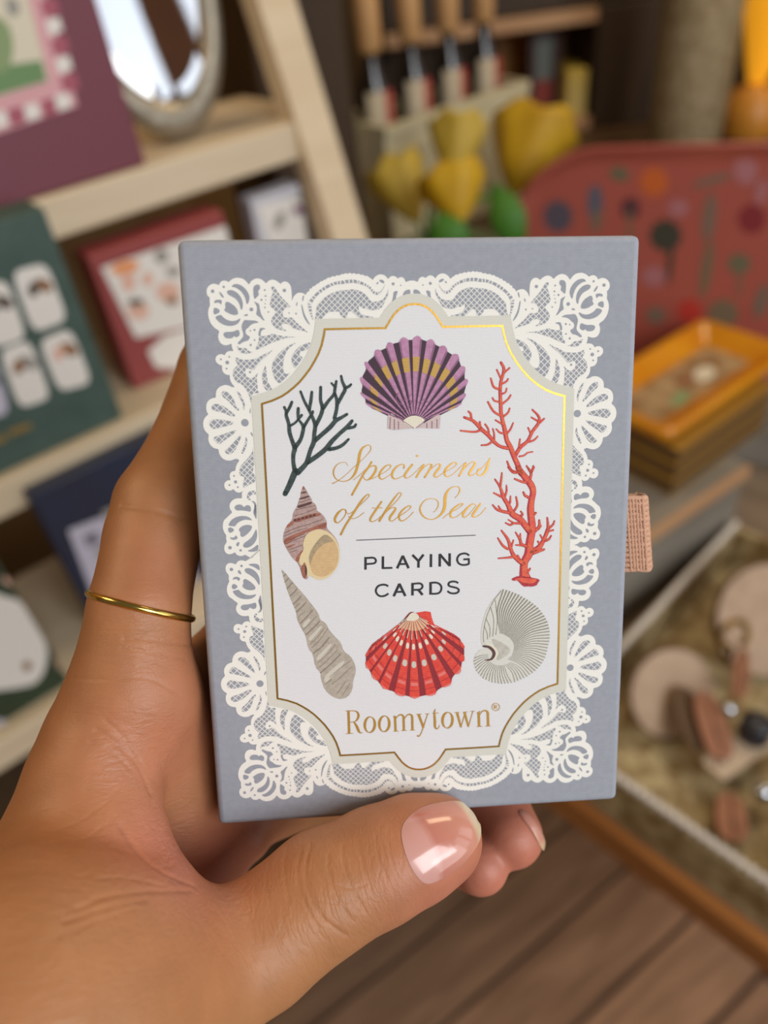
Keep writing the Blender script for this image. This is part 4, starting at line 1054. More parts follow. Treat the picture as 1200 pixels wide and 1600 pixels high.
[5329,3735,94]],[[5028,2094,32],[5116,2017,29]],[[4976,2179,32],[4910,2041,29]],[[4947,2351,38],[4858,2305,38],[4814,2175,29]],[[4999,2265,32],[5065,2231,32],[5095,2189,26]],[[5006,2424,32],[5058,2397,29],[5073,2339,26]],[[4947,2553,32],[4873,2530,32],[4843,2485,26]],[[5007,2584,35],[5096,2514,32],[5140,2449,29]],[[4970,2773,38],[4858,2697,38],[4769,2549,32]],[[5022,2789,36],[5097,2732,33],[5126,2660,27]],[[4993,2905,33],[4895,2844,27]],[[5083,3070,36],[5143,2998,33],[5187,2896,24]],[[5038,3069,36],[4963,3044,33],[4910,2991,27]],[[5099,3308,60],[4978,3275,54],[4873,3197,60],[4783,3091,65],[4664,2984,65],[4530,2848,53],[4382,2786,41]],[[4501,2818,38],[4486,2730,38],[4450,2693,32]],[[4649,2969,36],[4637,2866,33]],[[4649,2999,44],[4544,3025,36],[4321,2999,30]],[[4783,3061,39],[4776,2987,33],[4724,2905,30]],[[4873,3153,39],[4873,3064,30],[4851,2982,24]],[[4843,3189,39],[4768,3238,36],[4663,3246,27]],[[5235,3417,66],[5310,3299,63],[5430,3199,57],[5504,3053,54],[5608,2908,54],[5607,2805,42],[5501,2692,30]],[[5593,2878,36],[5487,2816,27]],[[5623,2908,39],[5698,2844,30]],[[5474,3067,33],[5436,2984,30]],[[5453,3214,36],[5536,3187,33],[5596,3129,24]],[[5288,3299,36],[5302,3165,27]],[[5296,3448,33],[5372,3436,30],[5432,3393,27],[5515,3380,24]],[[5275,3711,42],[5161,3669,42],[5092,3524,30]],[[5496,3733,40],[5419,3610,30]],[[5504,3718,36],[5533,3614,30]],[[5274,3628,93],[5328,3710,102],[5423,3833,113],[5505,3943,113],[5534,4052,103],[5508,4199,108],[5496,4335,122],[5511,4499,123],[5526,4636,131],[5514,4773,137],[5488,4938,138],[5476,5105,152],[5408,5241,133],[5396,5381,139],
[5411,5494,181],[5439,5580,210]],[[5302,3709,54],[5194,3705,48],[5114,3623,35]],[[5477,3835,51],[5496,3728,46],[5435,3633,32]],[[5510,3702,40],[5543,3637,32]],[[5437,3887,54],[5343,3870,43],[5222,3819,32]],[[5467,4144,49],[5399,4101,46],[5371,4046,32]],[[5551,4432,55],[5585,4406,41]],[[5486,4717,110],[5403,4604,109],[5307,4491,109],[5184,4405,103],[5116,4253,76],[5035,4115,67],[4981,3952,43],[4893,3815,29]],[[4981,3938,40],[5000,3805,37],[5007,3712,27]],[[5008,4114,43],[4873,4042,27]],[[5062,4102,40],[5088,4023,35],[5085,3922,24]],[[5150,4214,38],[5156,4106,24]],[[5225,4352,43],[5272,4259,38],[5250,4123,30]],[[5157,4390,60],[5022,4358,54],[4927,4321,43],[4857,4244,27]],[[5008,4351,38],[4954,4267,27]],[[5320,4451,46],[5361,4425,41],[5333,4369,27]],[[5348,4575,46],[5212,4570,41],[5158,4595,38],[5077,4558,27]],[[5199,4555,35],[5124,4505,24]],[[5568,4720,69],[5649,4641,55],[5648,4531,33]],[[5636,4682,41],[5683,4629,27]],[[5517,5078,97],[5653,5000,97],[5734,4865,69],[5787,4729,69],[5800,4647,49],[5784,4495,30]],[[5814,4675,47],[5881,4622,38],[5908,4555,27]],[[5801,4730,41],[5890,4712,33]],[[5748,4893,50],[5816,4868,41],[5857,4808,28]],[[5706,4850,36],[5671,4787,28]],[[5666,4945,39],[5632,4896,33]],[[5531,5079,111],[5668,5057,61],[5743,5039,36]],[[5381,5268,97],[5271,5180,77],[5202,5093,69],[5160,4980,61],[5118,4841,52],[5009,4685,30]],[[5119,5007,47],[5037,4948,44],[4948,4813,27]],[[5180,4967,41],[5214,4858,25]],[[5202,5149,50],[5092,5158,36],[4962,5163,28]],[[5326,5210,50],[5291,5125,30]],[[5447,4978,61],[5351,4933,55],[5323,4849,47],[5247,4722,25]],[[5330,4849,38],[5329,4752,25]],[[5351,4954,41],[5255,4943,25]],[[5451,5439,56],[5506,5364,33]]],"coral_foot":[[[5176,5533],[5314,5476],[5494,5512],[5688,5563],[5647,5617],[5620,5673],[5495,5688],[5356,5640],[5287,5559],[5218,5570]]],"fan_purple":{"body":[[2888,2601],[2793,2510],[2787,2446],[2726,2349],[2754,2230],[2742,2111],[2819,1986],[2830,1876],[2946,1785],[3044,1701],[3142,1664],[3240,1603],[3348,1577],[3482,1546],
[3567,1547],[3635,1530],[3699,1542],[3792,1577],[3860,1581],[3916,1625],[3993,1664],[4109,1739],[4193,1791],[4295,1869],[4330,1973],[4388,2078],[4387,2173],[4414,2275],
[4377,2398],[4371,2487],[4330,2550],[4271,2613],[3558,2936]],"apex":[3559,2879],"ribs":[[[2893,2601],[2793,2510]],[[2787,2446],[2726,2349]],[[2754,2230],[2742,2111]],[[2819,1978],[2830,1876]],[[2951,1780],[3044,1701]],[[3142,1664],[3240,1603]],[[3349,1577],[3482,1546]],[[3567,1541],[3699,1542]],[[3792,1575],[3916,1625]],[[3995,1664],[4109,1739]],[[4194,1793],[4295,1869]],[[4331,1976],[4388,2078]],[[4399,2179],[4414,2272]],[[4379,2401],[4371,2487]],[[4333,2550],[4271,2613]]],"ears":[[[3145,2713],[3203,2690],[3549,2935],[3245,2959],[3131,2932]],[[3997,2752],[3965,2719],[3591,2936],[3978,2956]]],"umbo":[[3363,2832],[3446,2762],[3562,2727],[3676,2760],[3757,2819],[3590,2941],[3533,2940]],"lines":[[[3325,2364,11],[3274,2443,11],[3321,2524,11],[3402,2574,11]],[[3371,2493,11],[3469,2472,11],[3566,2530,11]],[[3631,2532,10],[3731,2486,10],[3795,2536,10]],[[3400,2639,10],[3500,2577,10],[3534,2513,10]],[[3364,2800,10],[3558,2936,10]],[[3758,2811,10],[3591,2936,10]],[[3185,2746,8],[3171,2941,8]],[[3249,2781,8],[3245,2951,8]],[[3314,2815,8],[3311,2948,8]],[[3939,2799,8],[3937,2946,8]],[[3856,2830,8],[3854,2947,8]],[[3773,2860,8],[3772,2945,8]]]},"fan_red":{"apex":[3496,6063],"body":[[3397,6093],[3448,6040],[3513,6033],[3642,6147],[3739,6237],[3862,6312],[4001,6371],[4166,6448],[4298,6550],[4347,6657],[4376,6745],[4375,6885],[4328,7006],[4324,7094],
[4208,7203],[4157,7280],[4157,7342],[3988,7427],[3894,7487],[3885,7523],[3750,7568],[3708,7557],[3599,7578],[3498,7602],[3415,7567],[3340,7545],[3199,7528],[3158,7464],
[3035,7421],[2905,7308],[2882,7254],[2792,7196],[2755,7080],[2676,6953],[2679,6884],[2688,6745],[2778,6594],[2846,6537],[3061,6436],[3263,6257]],"ribs":[[[2862,6529],[2735,6661]],[[2718,6695],[2680,6805]],[[2670,6909],[2748,7044]],[[2763,7094],[2877,7253]],[[2909,7299],[3051,7422]],[[3158,7469],[3340,7545]],[[3415,7567],[3596,7578]],[[3708,7557],[3889,7514]],[[3988,7423],[4157,7336]],[[4209,7197],[4322,7076]],[[4328,6988],[4379,6877]],[[4376,6745],[4339,6621]],[[4314,6568],[4199,6467]]],"tips":[[[3158,7469],[3340,7545],[3298,7561],[3198,7532]],[[3415,7567],[3596,7578],[3548,7605],[3464,7604]],[[3708,7557],[3889,7514],[3868,7557],[3767,7582]],[[3988,7423],[4157,7336],[4131,7403],[4021,7436]],[[4209,7197],[4322,7076],[4318,7164],[4259,7205]],[[2909,7299],[3051,7422],[2969,7400]],[[2763,7094],[2877,7253],[2792,7205]],[[2670,6909],[2748,7044],[2686,7006]]],"ear":[[3549,6057],[3710,6036],[3800,6052],[3823,6164],[3870,6312],[3739,6237],[3642,6147]],"umbo":[[3371,6185],[3422,6094],[3489,6037],[3554,6062],[3618,6137],[3526,6201],[3445,6189]],"fan":[[3229,6298],[3371,6185],[3445,6189],[3526,6201],[3618,6137],[3764,6239],[3671,6354],[3506,6381],[3343,6330]]},"whelk":{"body":[[1743,3812],[1772,3850],[1800,3903],[1828,3967],[1872,4032],[1880,4086],[1925,4119],[1949,4173],[1951,4237],[2012,4271],[2067,4337],[2105,4425],[2095,4521],[2145,4587],
[2215,4666],[2269,4765],[2296,4897],[2296,5028],[2264,5169],[2190,5287],[2080,5382],[1961,5410],[1867,5384],[1797,5303],[1751,5379],[1708,5393],[1668,5331],[1642,5220],
[1605,5109],[1515,5018],[1429,4862],[1379,4730],[1385,4612],[1439,4474],[1549,4371],[1553,4286],[1588,4213],[1633,4151],[1658,4067],[1692,4005],[1701,3931],[1724,3869]],"bands":[[[1380,4698],[1535,4628],[1727,4560],[1908,4492],[2099,4424],[2103,4467],[2084,4542],[1958,4537],[1799,4574],[1618,4653],[1401,4806]],[[1439,4474],[1548,4382],[1587,4426],[1447,4517]],[[1554,4361],[1707,4324],[1918,4268],[2012,4282],[2010,4314],[1810,4360],[1598,4427],[1563,4393]],[[1551,5041],[1658,4904],[1722,4874],[1699,4927],[1643,4990],[1611,5098]],[[1421,4818],[1580,4770],[1569,4792],[1440,4857]],[[1724,3869],[1748,3812],[1772,3855],[1760,3881]]],"dark":[[[1633,4140],[1749,4113],[1865,4075],[1884,4112],[1757,4150],[1652,4184]],[[1675,4020],[1754,3997],[1838,3978],[1842,3998],[1753,4026],[1675,4038]],[[1701,3931],[1758,3912],[1800,3914],[1799,3929],[1705,3945]],[[1722,5103],[1753,5224],[1737,5334],[1713,5289]],[[1570,4367],[1610,4353],[1615,4399],[1592,4387],[1574,4414]],[[1633,4353],[1673,4340],[1678,4385],[1655,4373],[1637,4400]],[[1696,4337],[1736,4324],[1741,4369],[1718,4358],[1700,4385]],[[1759,4324],[1800,4310],[1805,4355],[1781,4344],[1763,4371]],[[1823,4307],[1863,4294],[1868,4339],[1845,4327],[1827,4354]],[[1886,4293],[1926,4280],[1931,4325],[1908,4313],[1890,4340]]],"lines":[[[1402,4591,6],[1594,4512,6],[1805,4456,6],[2039,4379,6]],[[1394,4644,6],[1591,4566,6],[1781,4514,6]],[[1405,4731,6],[1586,4663,6],[1735,4615,6]],[[1413,4774,6],[1605,4696,6],[1744,4647,6]],[[1449,4873,6],[1609,4826,6],[1694,4797,6]],[[1478,4918,6],[1606,4880,6]],[[1583,4309,6],[1731,4272,6],[1921,4204,6]],[[1609,4214,6],[1756,4177,6],[1924,4151,6]],[[1662,4088,6],[1751,4070,6],[1846,4042,6]],[[1959,4516,6],[2097,4478,6]],[[1950,4494,6],[2098,4448,6]]],"lip":[[1863,4566],[1958,4537],[2072,4574],[2154,4620],[2254,4743],[2296,4897],[2296,5028],[2264,5169],[2190,5287],[2080,5382],[1961,5410],[1867,5384],[1796,5314],[1751,5379],
[1737,5224],[1712,5080],[1666,5166],[1616,5098],[1643,4979],[1712,4873],[1695,4786],[1743,4658],[1787,4606]],"tip":[[1649,5187],[1701,5102],[1722,5092],[1747,5224],[1731,5356],[1687,5376],[1655,5275]],"mouth":[[2080,4628],[2172,4697],[2252,4808],[2282,4973],[2254,5158],[2180,5265],[2060,5348],[1953,5354],[1839,5305],[1803,5172],[1783,5029],[1815,4921],[1894,4794],[1994,4679]],"shade":[[2080,4628],[2172,4697],[2211,4763],[2063,4779],[1932,4882],[1854,4988],[1816,5118],[1803,5172],[1783,5029],[1815,4921],[1894,4794],[1994,4679]]},"auger":{"body":[[1323,5194],[1371,5242],[1493,5406],[1574,5516],[1698,5674],[1794,5817],[1904,5976],[1928,6101],[2028,6168],[2075,6295],[2195,6442],[2266,6525],[2305,6685],[2421,6770],
[2491,6917],[2509,7062],[2450,7219],[2436,7396],[2348,7521],[2226,7555],[2092,7506],[1962,7370],[1903,7157],[1901,7045],[1816,6945],[1789,6705],[1712,6607],[1679,6369],
[1611,6241],[1546,6083],[1538,5943],[1487,5802],[1436,5662],[1387,5477],[1352,5324]],"seams":[[[1900,7053,17],[2087,6895,17],[2258,6730,17]],[[1797,6693,17],[1952,6572,17],[2077,6421,17]],[[1687,6357,17],[1834,6221,17],[1927,6124,17]],[[1594,6155,17],[1709,6044,17],[1818,5926,17]],[[1545,5951,17],[1630,5870,16],[1715,5782,16]],[[1494,5806,16],[1570,5745,16],[1640,5664,16]],[[1450,5666,16],[1519,5605,16],[1573,5546,16]],[[1406,5539,16],[1460,5480,16],[1506,5429,16]],[[1375,5423,16],[1414,5387,16],[1445,5351,16]],[[1355,5324,16],[1382,5295,16],[1405,5281,16]]],"lines":[[[2047,7141,8],[2233,6983,8],[2441,6850,8]],[[2086,7272,8],[2242,7144,8],[2444,6962,8]],[[1864,6868,8],[2035,6718,8],[2176,6551,8]],[[1890,6949,8],[2045,6814,8],[2202,6648,8]],[[1753,6522,8],[1885,6395,8],[2011,6230,8]],[[1772,6594,8],[1912,6459,8],[2054,6263,8]],[[1639,6274,8],[1779,6140,8],[1872,6036,8]],[[1966,7273,8],[2091,7167,8]],[[2170,7446,8],[2329,7229,8]],[[2259,7483,8],[2403,7265,8]],[[1570,6037,8],[1685,5935,8]],[[1512,5880,7],[1604,5792,7]]],"lights":[[[1941,7143],[2098,6992],[2284,6842],[2327,6892],[2124,7089],[1982,7258]],[[1823,6786],[1994,6621],[2088,6515],[2116,6564],[1990,6716],[1865,6836]],[[1706,6418],[1830,6314],[1938,6195],[1967,6227],[1857,6363],[1748,6483]],[[1615,6179],[1738,6061],[1781,6094],[1656,6243]]]},"nautilus":{"body":[[5025,5702],[5141,5734],[5219,5770],[5297,5800],[5388,5857],[5518,5943],[5650,6056],[5756,6196],[5823,6320],[5865,6485],[5867,6648],[5830,6838],[5793,6987],[5715,7121],
[5611,7226],[5452,7329],[5254,7408],[5043,7424],[4858,7386],[4700,7301],[4582,7157],[4537,6990],[4564,6868],[4636,6783],[4754,6755],[4701,6725],[4669,6642],[4663,6452],
[4703,6239],[4755,6068],[4858,5900],[4961,5785]],"shade":[[4832,6569],[4988,6631],[5172,6763],[5172,6859],[5028,6961],[4937,6997],[4956,6875],[4923,6764]],"ribs":[[[5050,5709,21],[4948,6089,16],[4998,6493,6]],[[5107,5724,21],[4986,6096,16],[5015,6498,6]],[[5162,5743,21],[5023,6104,16],[5032,6504,6]],[[5215,5768,21],[5059,6117,16],[5048,6511,6]],[[5269,5790,21],[5096,6127,16],[5065,6518,6]],[[5322,5816,21],[5132,6141,16],[5081,6526,6]],[[5372,5848,21],[5167,6158,16],[5096,6536,6]],[[5422,5880,21],[5201,6176,16],[5111,6546,6]],[[5472,5913,21],[5236,6194,16],[5126,6556,6]],[[5522,5947,21],[5270,6213,16],[5141,6566,6]],[[5568,5986,21],[5302,6235,16],[5154,6578,6]],[[5613,6025,21],[5334,6258,16],[5168,6590,6]],[[5657,6066,21],[5365,6282,16],[5181,6603,6]],[[5694,6115,21],[5392,6311,16],[5192,6618,6]],[[5731,6163,21],[5419,6340,16],[5203,6633,6]],[[5766,6214,21],[5445,6371,16],[5213,6648,6]],[[5795,6268,21],[5467,6404,16],[5222,6664,6]],[[5823,6322,21],[5489,6437,16],[5231,6681,6]],[[5838,6381,21],[5503,6475,16],[5235,6698,6]],[[5853,6440,21],[5516,6513,16],[5239,6716,6]],[[5865,6500,16],[5528,6551,12],[5243,6734,6]],[[5866,6561,16],[5532,6591,12],[5243,6753,6]],[[5867,6622,16],[5537,6630,12],[5243,6771,6]],[[5861,6681,16],[5536,6670,12],[5241,6789,6]],[[5849,6740,16],[5533,6709,12],[5237,6807,6]],[[5838,6800,16],[5529,6749,12],[5234,6824,6]],[[5825,6858,16],[5525,6788,12],[5230,6842,6]],[[5811,6917,16],[5519,6827,12],[5225,6859,6]],[[5796,6975,16],[5514,6866,12],[5221,6877,6]],[[5769,7028,16],[5500,6903,12],[5213,6892,6]],[[5740,7079,16],[5484,6938,12],[5204,6908,6]],[[5708,7129,16],[5467,6973,12],[5194,6922,6]],[[5667,7170,16],[5443,7003,12],[5182,6935,6]],[[5625,7211,16],[5419,7033,12],[5169,6947,6]],[[5579,7247,16],[5392,7059,12],[5156,6958,6]],[[5530,7278,12],[5363,7083,9],[5141,6967,6]],[[5482,7310,12],[5359,7142,9],[5187,7033,6]],[[5431,7338,12],[5324,7165,9],[5166,7045,6]],[[5376,7359,12],[5287,7183,9],[5143,7054,6]],[[5322,7381,12],[5250,7202,9],[5120,7063,6]],[[5268,7403,12],[5213,7221,9],[5098,7072,6]],[[5211,7412,12],[5124,7251,9],[5074,7076,6]],[[5152,7416,12],[5082,7252,9],[5050,7078,6]],[[5094,7421,12],[5040,7253,9],[5025,7079,6]],[[5036,7423,12],[4999,7252,9],[5001,7081,6]],[[4977,7411,12],[4958,7242,9],[4976,7076,6]],[[4919,7399,12],[4917,7231,9],[4952,7071,6]],[[4861,7387,12],[4876,7221,9],[4928,7066,6]],[[4807,7359,12],[4839,7199,9],[4905,7054,6]],[[4754,7330,12],[4802,7177,9],[4883,7042,6]],[[4701,7302,12],[4765,7155,9],[4860,7030,6]],[[4661,7254,12],[4738,7120,9],[4844,7010,6]],[[4622,7206,12],[4712,7085,9],[4828,6990,6]],[[4583,7158,12],[4686,7049,9],[4811,6970,6]],[[4567,7099,12],[4676,7007,9],[4804,6946,6]],[[4551,7039,12],[4667,6964,9],[4797,6921,6]],[[4540,6980,12],[4661,6921,9],[4793,6896,6]],[[4553,6921,12],[4672,6880,9],[4798,6871,6]],[[5012,5734,9],[4871,5927,9],[4754,6215,9],[4709,6482,9],[4715,6644,9]],[[4910,5889,9],[4936,6116,9],[4949,6278,9],[4923,6519,9]],[[4832,6018,9],[4884,6221,9],[4884,6382,9],[4871,6544,9]],[[4754,6215,9],[4819,6379,9],[4819,6555,9]],[[4722,6347,9],[4773,6485,9],[4780,6593,9]]],"swirl":[[[4715,6712,35],[4806,6733,45],[4878,6802,51],[4895,6878,51],[4845,6958,35],[4747,6967,16]]],"halo":[[[4734,6666,21],[4845,6705,35],[4926,6791,43],[4943,6874,43],[4891,6956,32],[4806,6997,19]]]}}
''')

# ------------------------------------------------------------------ the box of playing cards
BW, BH, BT = 72.0, 98.28, 20.0                 # millimetres
_bx = Vector((0.997, 0.036, -0.069)).normalized()
_by = Vector((-0.0287, 0.9800, 0.1957))
_by = (_by - _bx * _by.dot(_bx)).normalized()
_bz = _bx.cross(_by)
_tl = Vector((-0.435, 0.5703, -1.580)) * 0.072             # top left corner of the front, from the camera
_base = _tl + _bx * (BW / 2000) - _by * (BH / 1000)
BOXM = Matrix.Translation(CAM + ROT @ _base) @ ROT.to_4x4() @ Matrix((_bx, _by, _bz)).transposed().to_4x4()
BOX = empty('card_box', BOXM, 'grey blue linen playing card box with white lace print held up in the hand', 'card box')

M_cover = mat('cover_linen', srgb(149, 153, 163), 0.75, linen=0.13, noise=(srgb(160, 164, 172), 900, 0.5))
M_lace = mat('lace_print', srgb(237, 235, 227), 0.7, linen=0.12)
M_band = mat('band_print', srgb(212, 211, 200), 0.75, linen=0.12)
M_white = mat('panel_white', srgb(222, 222, 224), 0.75, linen=0.14)
M_gold = mat('gold_foil', srgb(206, 158, 66), 0.32, metal=0.85, bump=(2500, 0.12, 0.0001))
M_goldtext = mat('gold_foil_text', srgb(224, 172, 78), 0.38, metal=0.65)
M_ink = mat('black_ink', srgb(44, 44, 48), 0.7, linen=0.25)
M_rule = mat('grey_ink', srgb(84, 84, 86), 0.7)
M_green = mat('dark_green_ink', srgb(44, 58, 58), 0.7, linen=0.25, noise=(srgb(78, 96, 92), 2600, 0.55))
M_coral = mat('coral_ink', srgb(222, 86, 74), 0.7, linen=0.25, noise=(srgb(232, 118, 72), 900, 0.7))
M_coral2 = mat('coral_dark_ink', srgb(178, 52, 66), 0.7, linen=0.2)
M_speck = mat('coral_speck_ink', srgb(120, 66, 86), 0.7)
M_pink = mat('pink_ink', srgb(190, 140, 172), 0.7, linen=0.2, noise=(srgb(172, 118, 154), 1500, 0.8))
M_plum = mat('plum_ink', srgb(66, 46, 60), 0.7, linen=0.25)
M_plum2 = mat('violet_ink', srgb(140, 96, 126), 0.7, linen=0.25)
M_ochre = mat('ochre_ink', srgb(196, 158, 82), 0.7, linen=0.25)
M_cream = mat('cream_ink', srgb(226, 220, 200), 0.7, linen=0.2)
M_rose = mat('rose_ink', srgb(206, 186, 184), 0.7, linen=0.25)
M_red = mat('red_ink', srgb(218, 62, 52), 0.7, linen=0.2, noise=(srgb(228, 84, 64), 1200, 0.7))
M_dred = mat('dark_red_ink', srgb(142, 38, 48), 0.7, linen=0.2)
M_lred = mat('light_red_ink', srgb(226, 120, 112), 0.7, linen=0.2)
M_peach = mat('peach_ink', srgb(224, 158, 118), 0.7, linen=0.2)
M_mauve = mat('mauve_ink', srgb(186, 160, 152), 0.7, linen=0.2, noise=(srgb(158, 128, 124), 1800, 0.7))
M_rust = mat('rust_ink', srgb(152, 92, 78), 0.7, linen=0.25, noise=(srgb(178, 116, 92), 1500, 0.7))
M_brown = mat('brown_ink', srgb(88, 60, 58), 0.7, linen=0.2)
M_sand = mat('sand_ink', srgb(224, 204, 160), 0.7, linen=0.2)
M_tan = mat('tan_ink', srgb(206, 172, 124), 0.7, linen=0.2, noise=(srgb(214, 184, 138), 1400, 0.7))
M_olive = mat('olive_ink', srgb(158, 142, 116), 0.7, linen=0.2, noise=(srgb(186, 162, 126), 1400, 0.8))
M_stone = mat('stone_ink', srgb(186, 176, 162), 0.7, linen=0.2, noise=(srgb(166, 156, 142), 1400, 0.8))
M_stone2 = mat('stone_dark_ink', srgb(146, 134, 120), 0.7, linen=0.2)
M_stone3 = mat('stone_light_ink', srgb(204, 198, 184), 0.7, linen=0.2)
M_pearl = mat('pearl_ink', srgb(214, 213, 204), 0.7, linen=0.2)
M_pearl2 = mat('pearl_grey_ink', srgb(182, 178, 166), 0.7, linen=0.2, noise=(srgb(200, 197, 188), 1200, 0.8))
M_pearl3 = mat('pearl_line_ink', srgb(140, 133, 121), 0.7)

def fl(p):                                       # printed art: hundredths of a millimetre from the top left corner
    return ((p[0] / 100 - BW / 2) / 1000, (BH - p[1] / 100) / 1000)
UP = Vector((0, 0, 1))
LAYER = 0.00002
def fill(mb, pts, layer, m, it=2):
    q = [fl(p) for p in (smooth_closed([tuple(p[:2]) for p in pts], it) if it else pts)]
    mb.face([(x, y, layer * LAYER) for x, y in q], m, UP)
def disc(mb, p, layer, m, n=14):
    x, y = fl(p)
    r = p[2] / 200000
    mb.face([(x + r * math.cos(2 * math.pi * i / n), y + r * math.sin(2 * math.pi * i / n), layer * LAYER) for i in range(n)], m, UP)
def stroke(mb, pts, layer, m, sub=5, caps=True):
    q = spline(pts, sub)
    P = [np.array(fl(p)) for p in q]
    R = [max(p[2], 4) / 200000 for p in q]
    n = len(P)
    L, Rt = [], []
    for i in range(n):
        d = P[min(i + 1, n - 1)] - P[max(i - 1, 0)]
        d = d / (np.linalg.norm(d) + 1e-12)
        nn = np.array((-d[1], d[0]))
        L.append(P[i] + nn * R[i]); Rt.append(P[i] - nn * R[i])
    z = layer * LAYER
    k = mb.mi(m)
    vl = [mb.bm.verts.new((a[0], a[1], z)) for a in L]
    vr = [mb.bm.verts.new((a[0], a[1], z)) for a in Rt]
    for i in range(n - 1):
        f = mb.bm.faces.new((vr[i], vr[i + 1], vl[i + 1], vl[i]))
        f.material_index = k
        f.normal_update()
        if f.normal.z < 0:
            f.normal_flip()
    if caps:
        for p in (q[0], q[-1]):
            disc(mb, p, layer, m, 10)
def ribbon(mb, a, b, w, layer, m):               # straight bar, width w hundredths of a millimetre
    stroke(mb, [(a[0], a[1], w), (b[0], b[1], w)], layer, m, caps=False)

cv = MB()
cv.box((-BW / 2000, 0, -BT / 1000), (BW / 2000, BH / 1000, 0), M_cover, 0.0011, 3)
cover = cv.build('cover', BOX)

LCX, LCY = 3560, 4985                            # the lace and the panel repeat in four mirrored quarters
GCX, GCY = 3590, 4982
def quarters(pts, cx, cy):
    for mx in (0, 1):
        for my in (0, 1):
            yield [((2 * cx - p[0]) if mx else p[0], (2 * cy - p[1]) if my else p[1]) + tuple(p[2:]) for p in pts]
def ring4(pts, cx, cy):
    a = [tuple(p) for p in pts]
    tl = a                                       # top centre -> left centre
    bl = [(p[0], 2 * cy - p[1]) for p in reversed(a)]
    br = [(2 * cx - p[0], 2 * cy - p[1]) for p in a]
    tr = [(2 * cx - p[0], p[1]) for p in reversed(a)]
    return tl + bl + br + tr

def lattice(poly, step, ang):
    """straight threads of a net clipped to a closed outline"""
    c, s = math.cos(ang), math.sin(ang)
    R = [(p[0] * c + p[1] * s, -p[0] * s + p[1] * c) for p in poly]
    lo, hi = min(p[1] for p in R), max(p[1] for p in R)
    out = []
    y = math.ceil(lo / step) * step
    while y < hi:
        xs = []
        for i in range(len(R)):
            (x0, y0), (x1, y1) = R[i], R[(i + 1) % len(R)]
            if (y0 <= y) != (y1 <= y):
                xs.append(x0 + (y - y0) / (y1 - y0) * (x1 - x0))
        xs.sort()
        for a, b in zip(xs[::2], xs[1::2]):
            out.append(((a * c - y * s, a * s + y * c), (b * c - y * s, b * s + y * c)))
        y += step
    return out

lace = MB()
edge = ring4(ART['lace_edge'], LCX, LCY)
fill(lace, edge, 1, M_lace, 1)
for i, h in enumerate(ART['lace_holes']):
    for p in quarters(h, LCX, LCY):
        fill(lace, p, 2, M_cover)
for i, h in enumerate(ART['lace_nets']):
    hs = smooth_closed([tuple(p) for p in h], 1)
    st = 64 if i < 4 or i in (7, 15) else 78
    lines = lattice(hs, st, math.radians(45)) + lattice(hs, st, math.radians(-45))
    for p in quarters(hs, LCX, LCY):
        fill(lace, p, 2, M_cover, 0)
    for a, b in lines:
        for q in quarters([a, b], LCX, LCY):
            ribbon(lace, q[0], q[1], 12, 3, M_lace)
for up, lowr in (ART['lace_ladder'], ART['lace_ladder2']):
    ring = [tuple(p) for p in up] + [tuple(p) for p in reversed(lowr)]
    for p in quarters(ring, LCX, LCY):
        fill(lace, p, 2, M_cover, 1)
    U_, L_ = spline(up, 4), spline(lowr, 4)
    for t in np.linspace(0.03, 0.97, 26 if len(up) > 6 else 6):
        a = U_[int(t * (len(U_) - 1))]
        b = min(L_, key=lambda p: (p[0] - a[0]) ** 2 + (p[1] - a[1]) ** 2)
        for q in quarters([a, b], LCX, LCY):
            ribbon(lace, q[0], q[1], 17, 3, M_lace)
for d in ART['lace_dots']:
    for q in quarters([d], LCX, LCY):
        disc(lace, q[0], 2, M_cover)
lace.build('lace_border', BOX)

gold_ring = ring4(ART['gold'], GCX, GCY)
def offset_ring(pts, d):
    n = len(pts)
    o = []
    for i in range(n):
        a, p, b = np.array(pts[i - 1], float), np.array(pts[i], float), np.array(pts[(i + 1) % n], float)
        if np.allclose(a, p): a = np.array(pts[i - 2], float)
        if np.allclose(b, p): b = np.array(pts[(i + 2) % n], float)
        d1 = (p - a) / np.linalg.norm(p - a); d2 = (b - p) / np.linalg.norm(b - p)
        n1 = np.array((d1[1], -d1[0])); n2 = np.array((d2[1], -d2[0]))
        m = n1 + n2
        m /= max(np.linalg.norm(m), 1e-6)
        k = d / max(m.dot(n1), 0.45)
        o.append(tuple(p + m * k))
    return o
_area = sum(gold_ring[i][0] * gold_ring[(i + 1) % len(gold_ring)][1] - gold_ring[(i + 1) % len(gold_ring)][0] * gold_ring[i][1] for i in range(len(gold_ring)))
OUT = 1 if _area > 0 else -1
panel = MB()
# the pale band follows the gold line outside, the white field lies inside it
fill(panel, offset_ring(gold_ring, OUT * 160), 4, M_band, 0)
fill(panel, gold_ring, 5, M_white, 0)
panel.build('title_panel', BOX)
gl = MB()
o1, o2 = offset_ring(gold_ring, OUT * 16), offset_ring(gold_ring, -OUT * 16)
n = len(gold_ring)
for i in range(n):
    j = (i + 1) % n
    if (gold_ring[i][0] - gold_ring[j][0]) ** 2 + (gold_ring[i][1] - gold_ring[j][1]) ** 2 < 1:
        continue
    gl.face([(*fl(p), 6.5 * LAYER) for p in (o1[i], o1[j], o2[j], o2[i])], M_gold, UP)
gl.build('gold_outline', BOX)

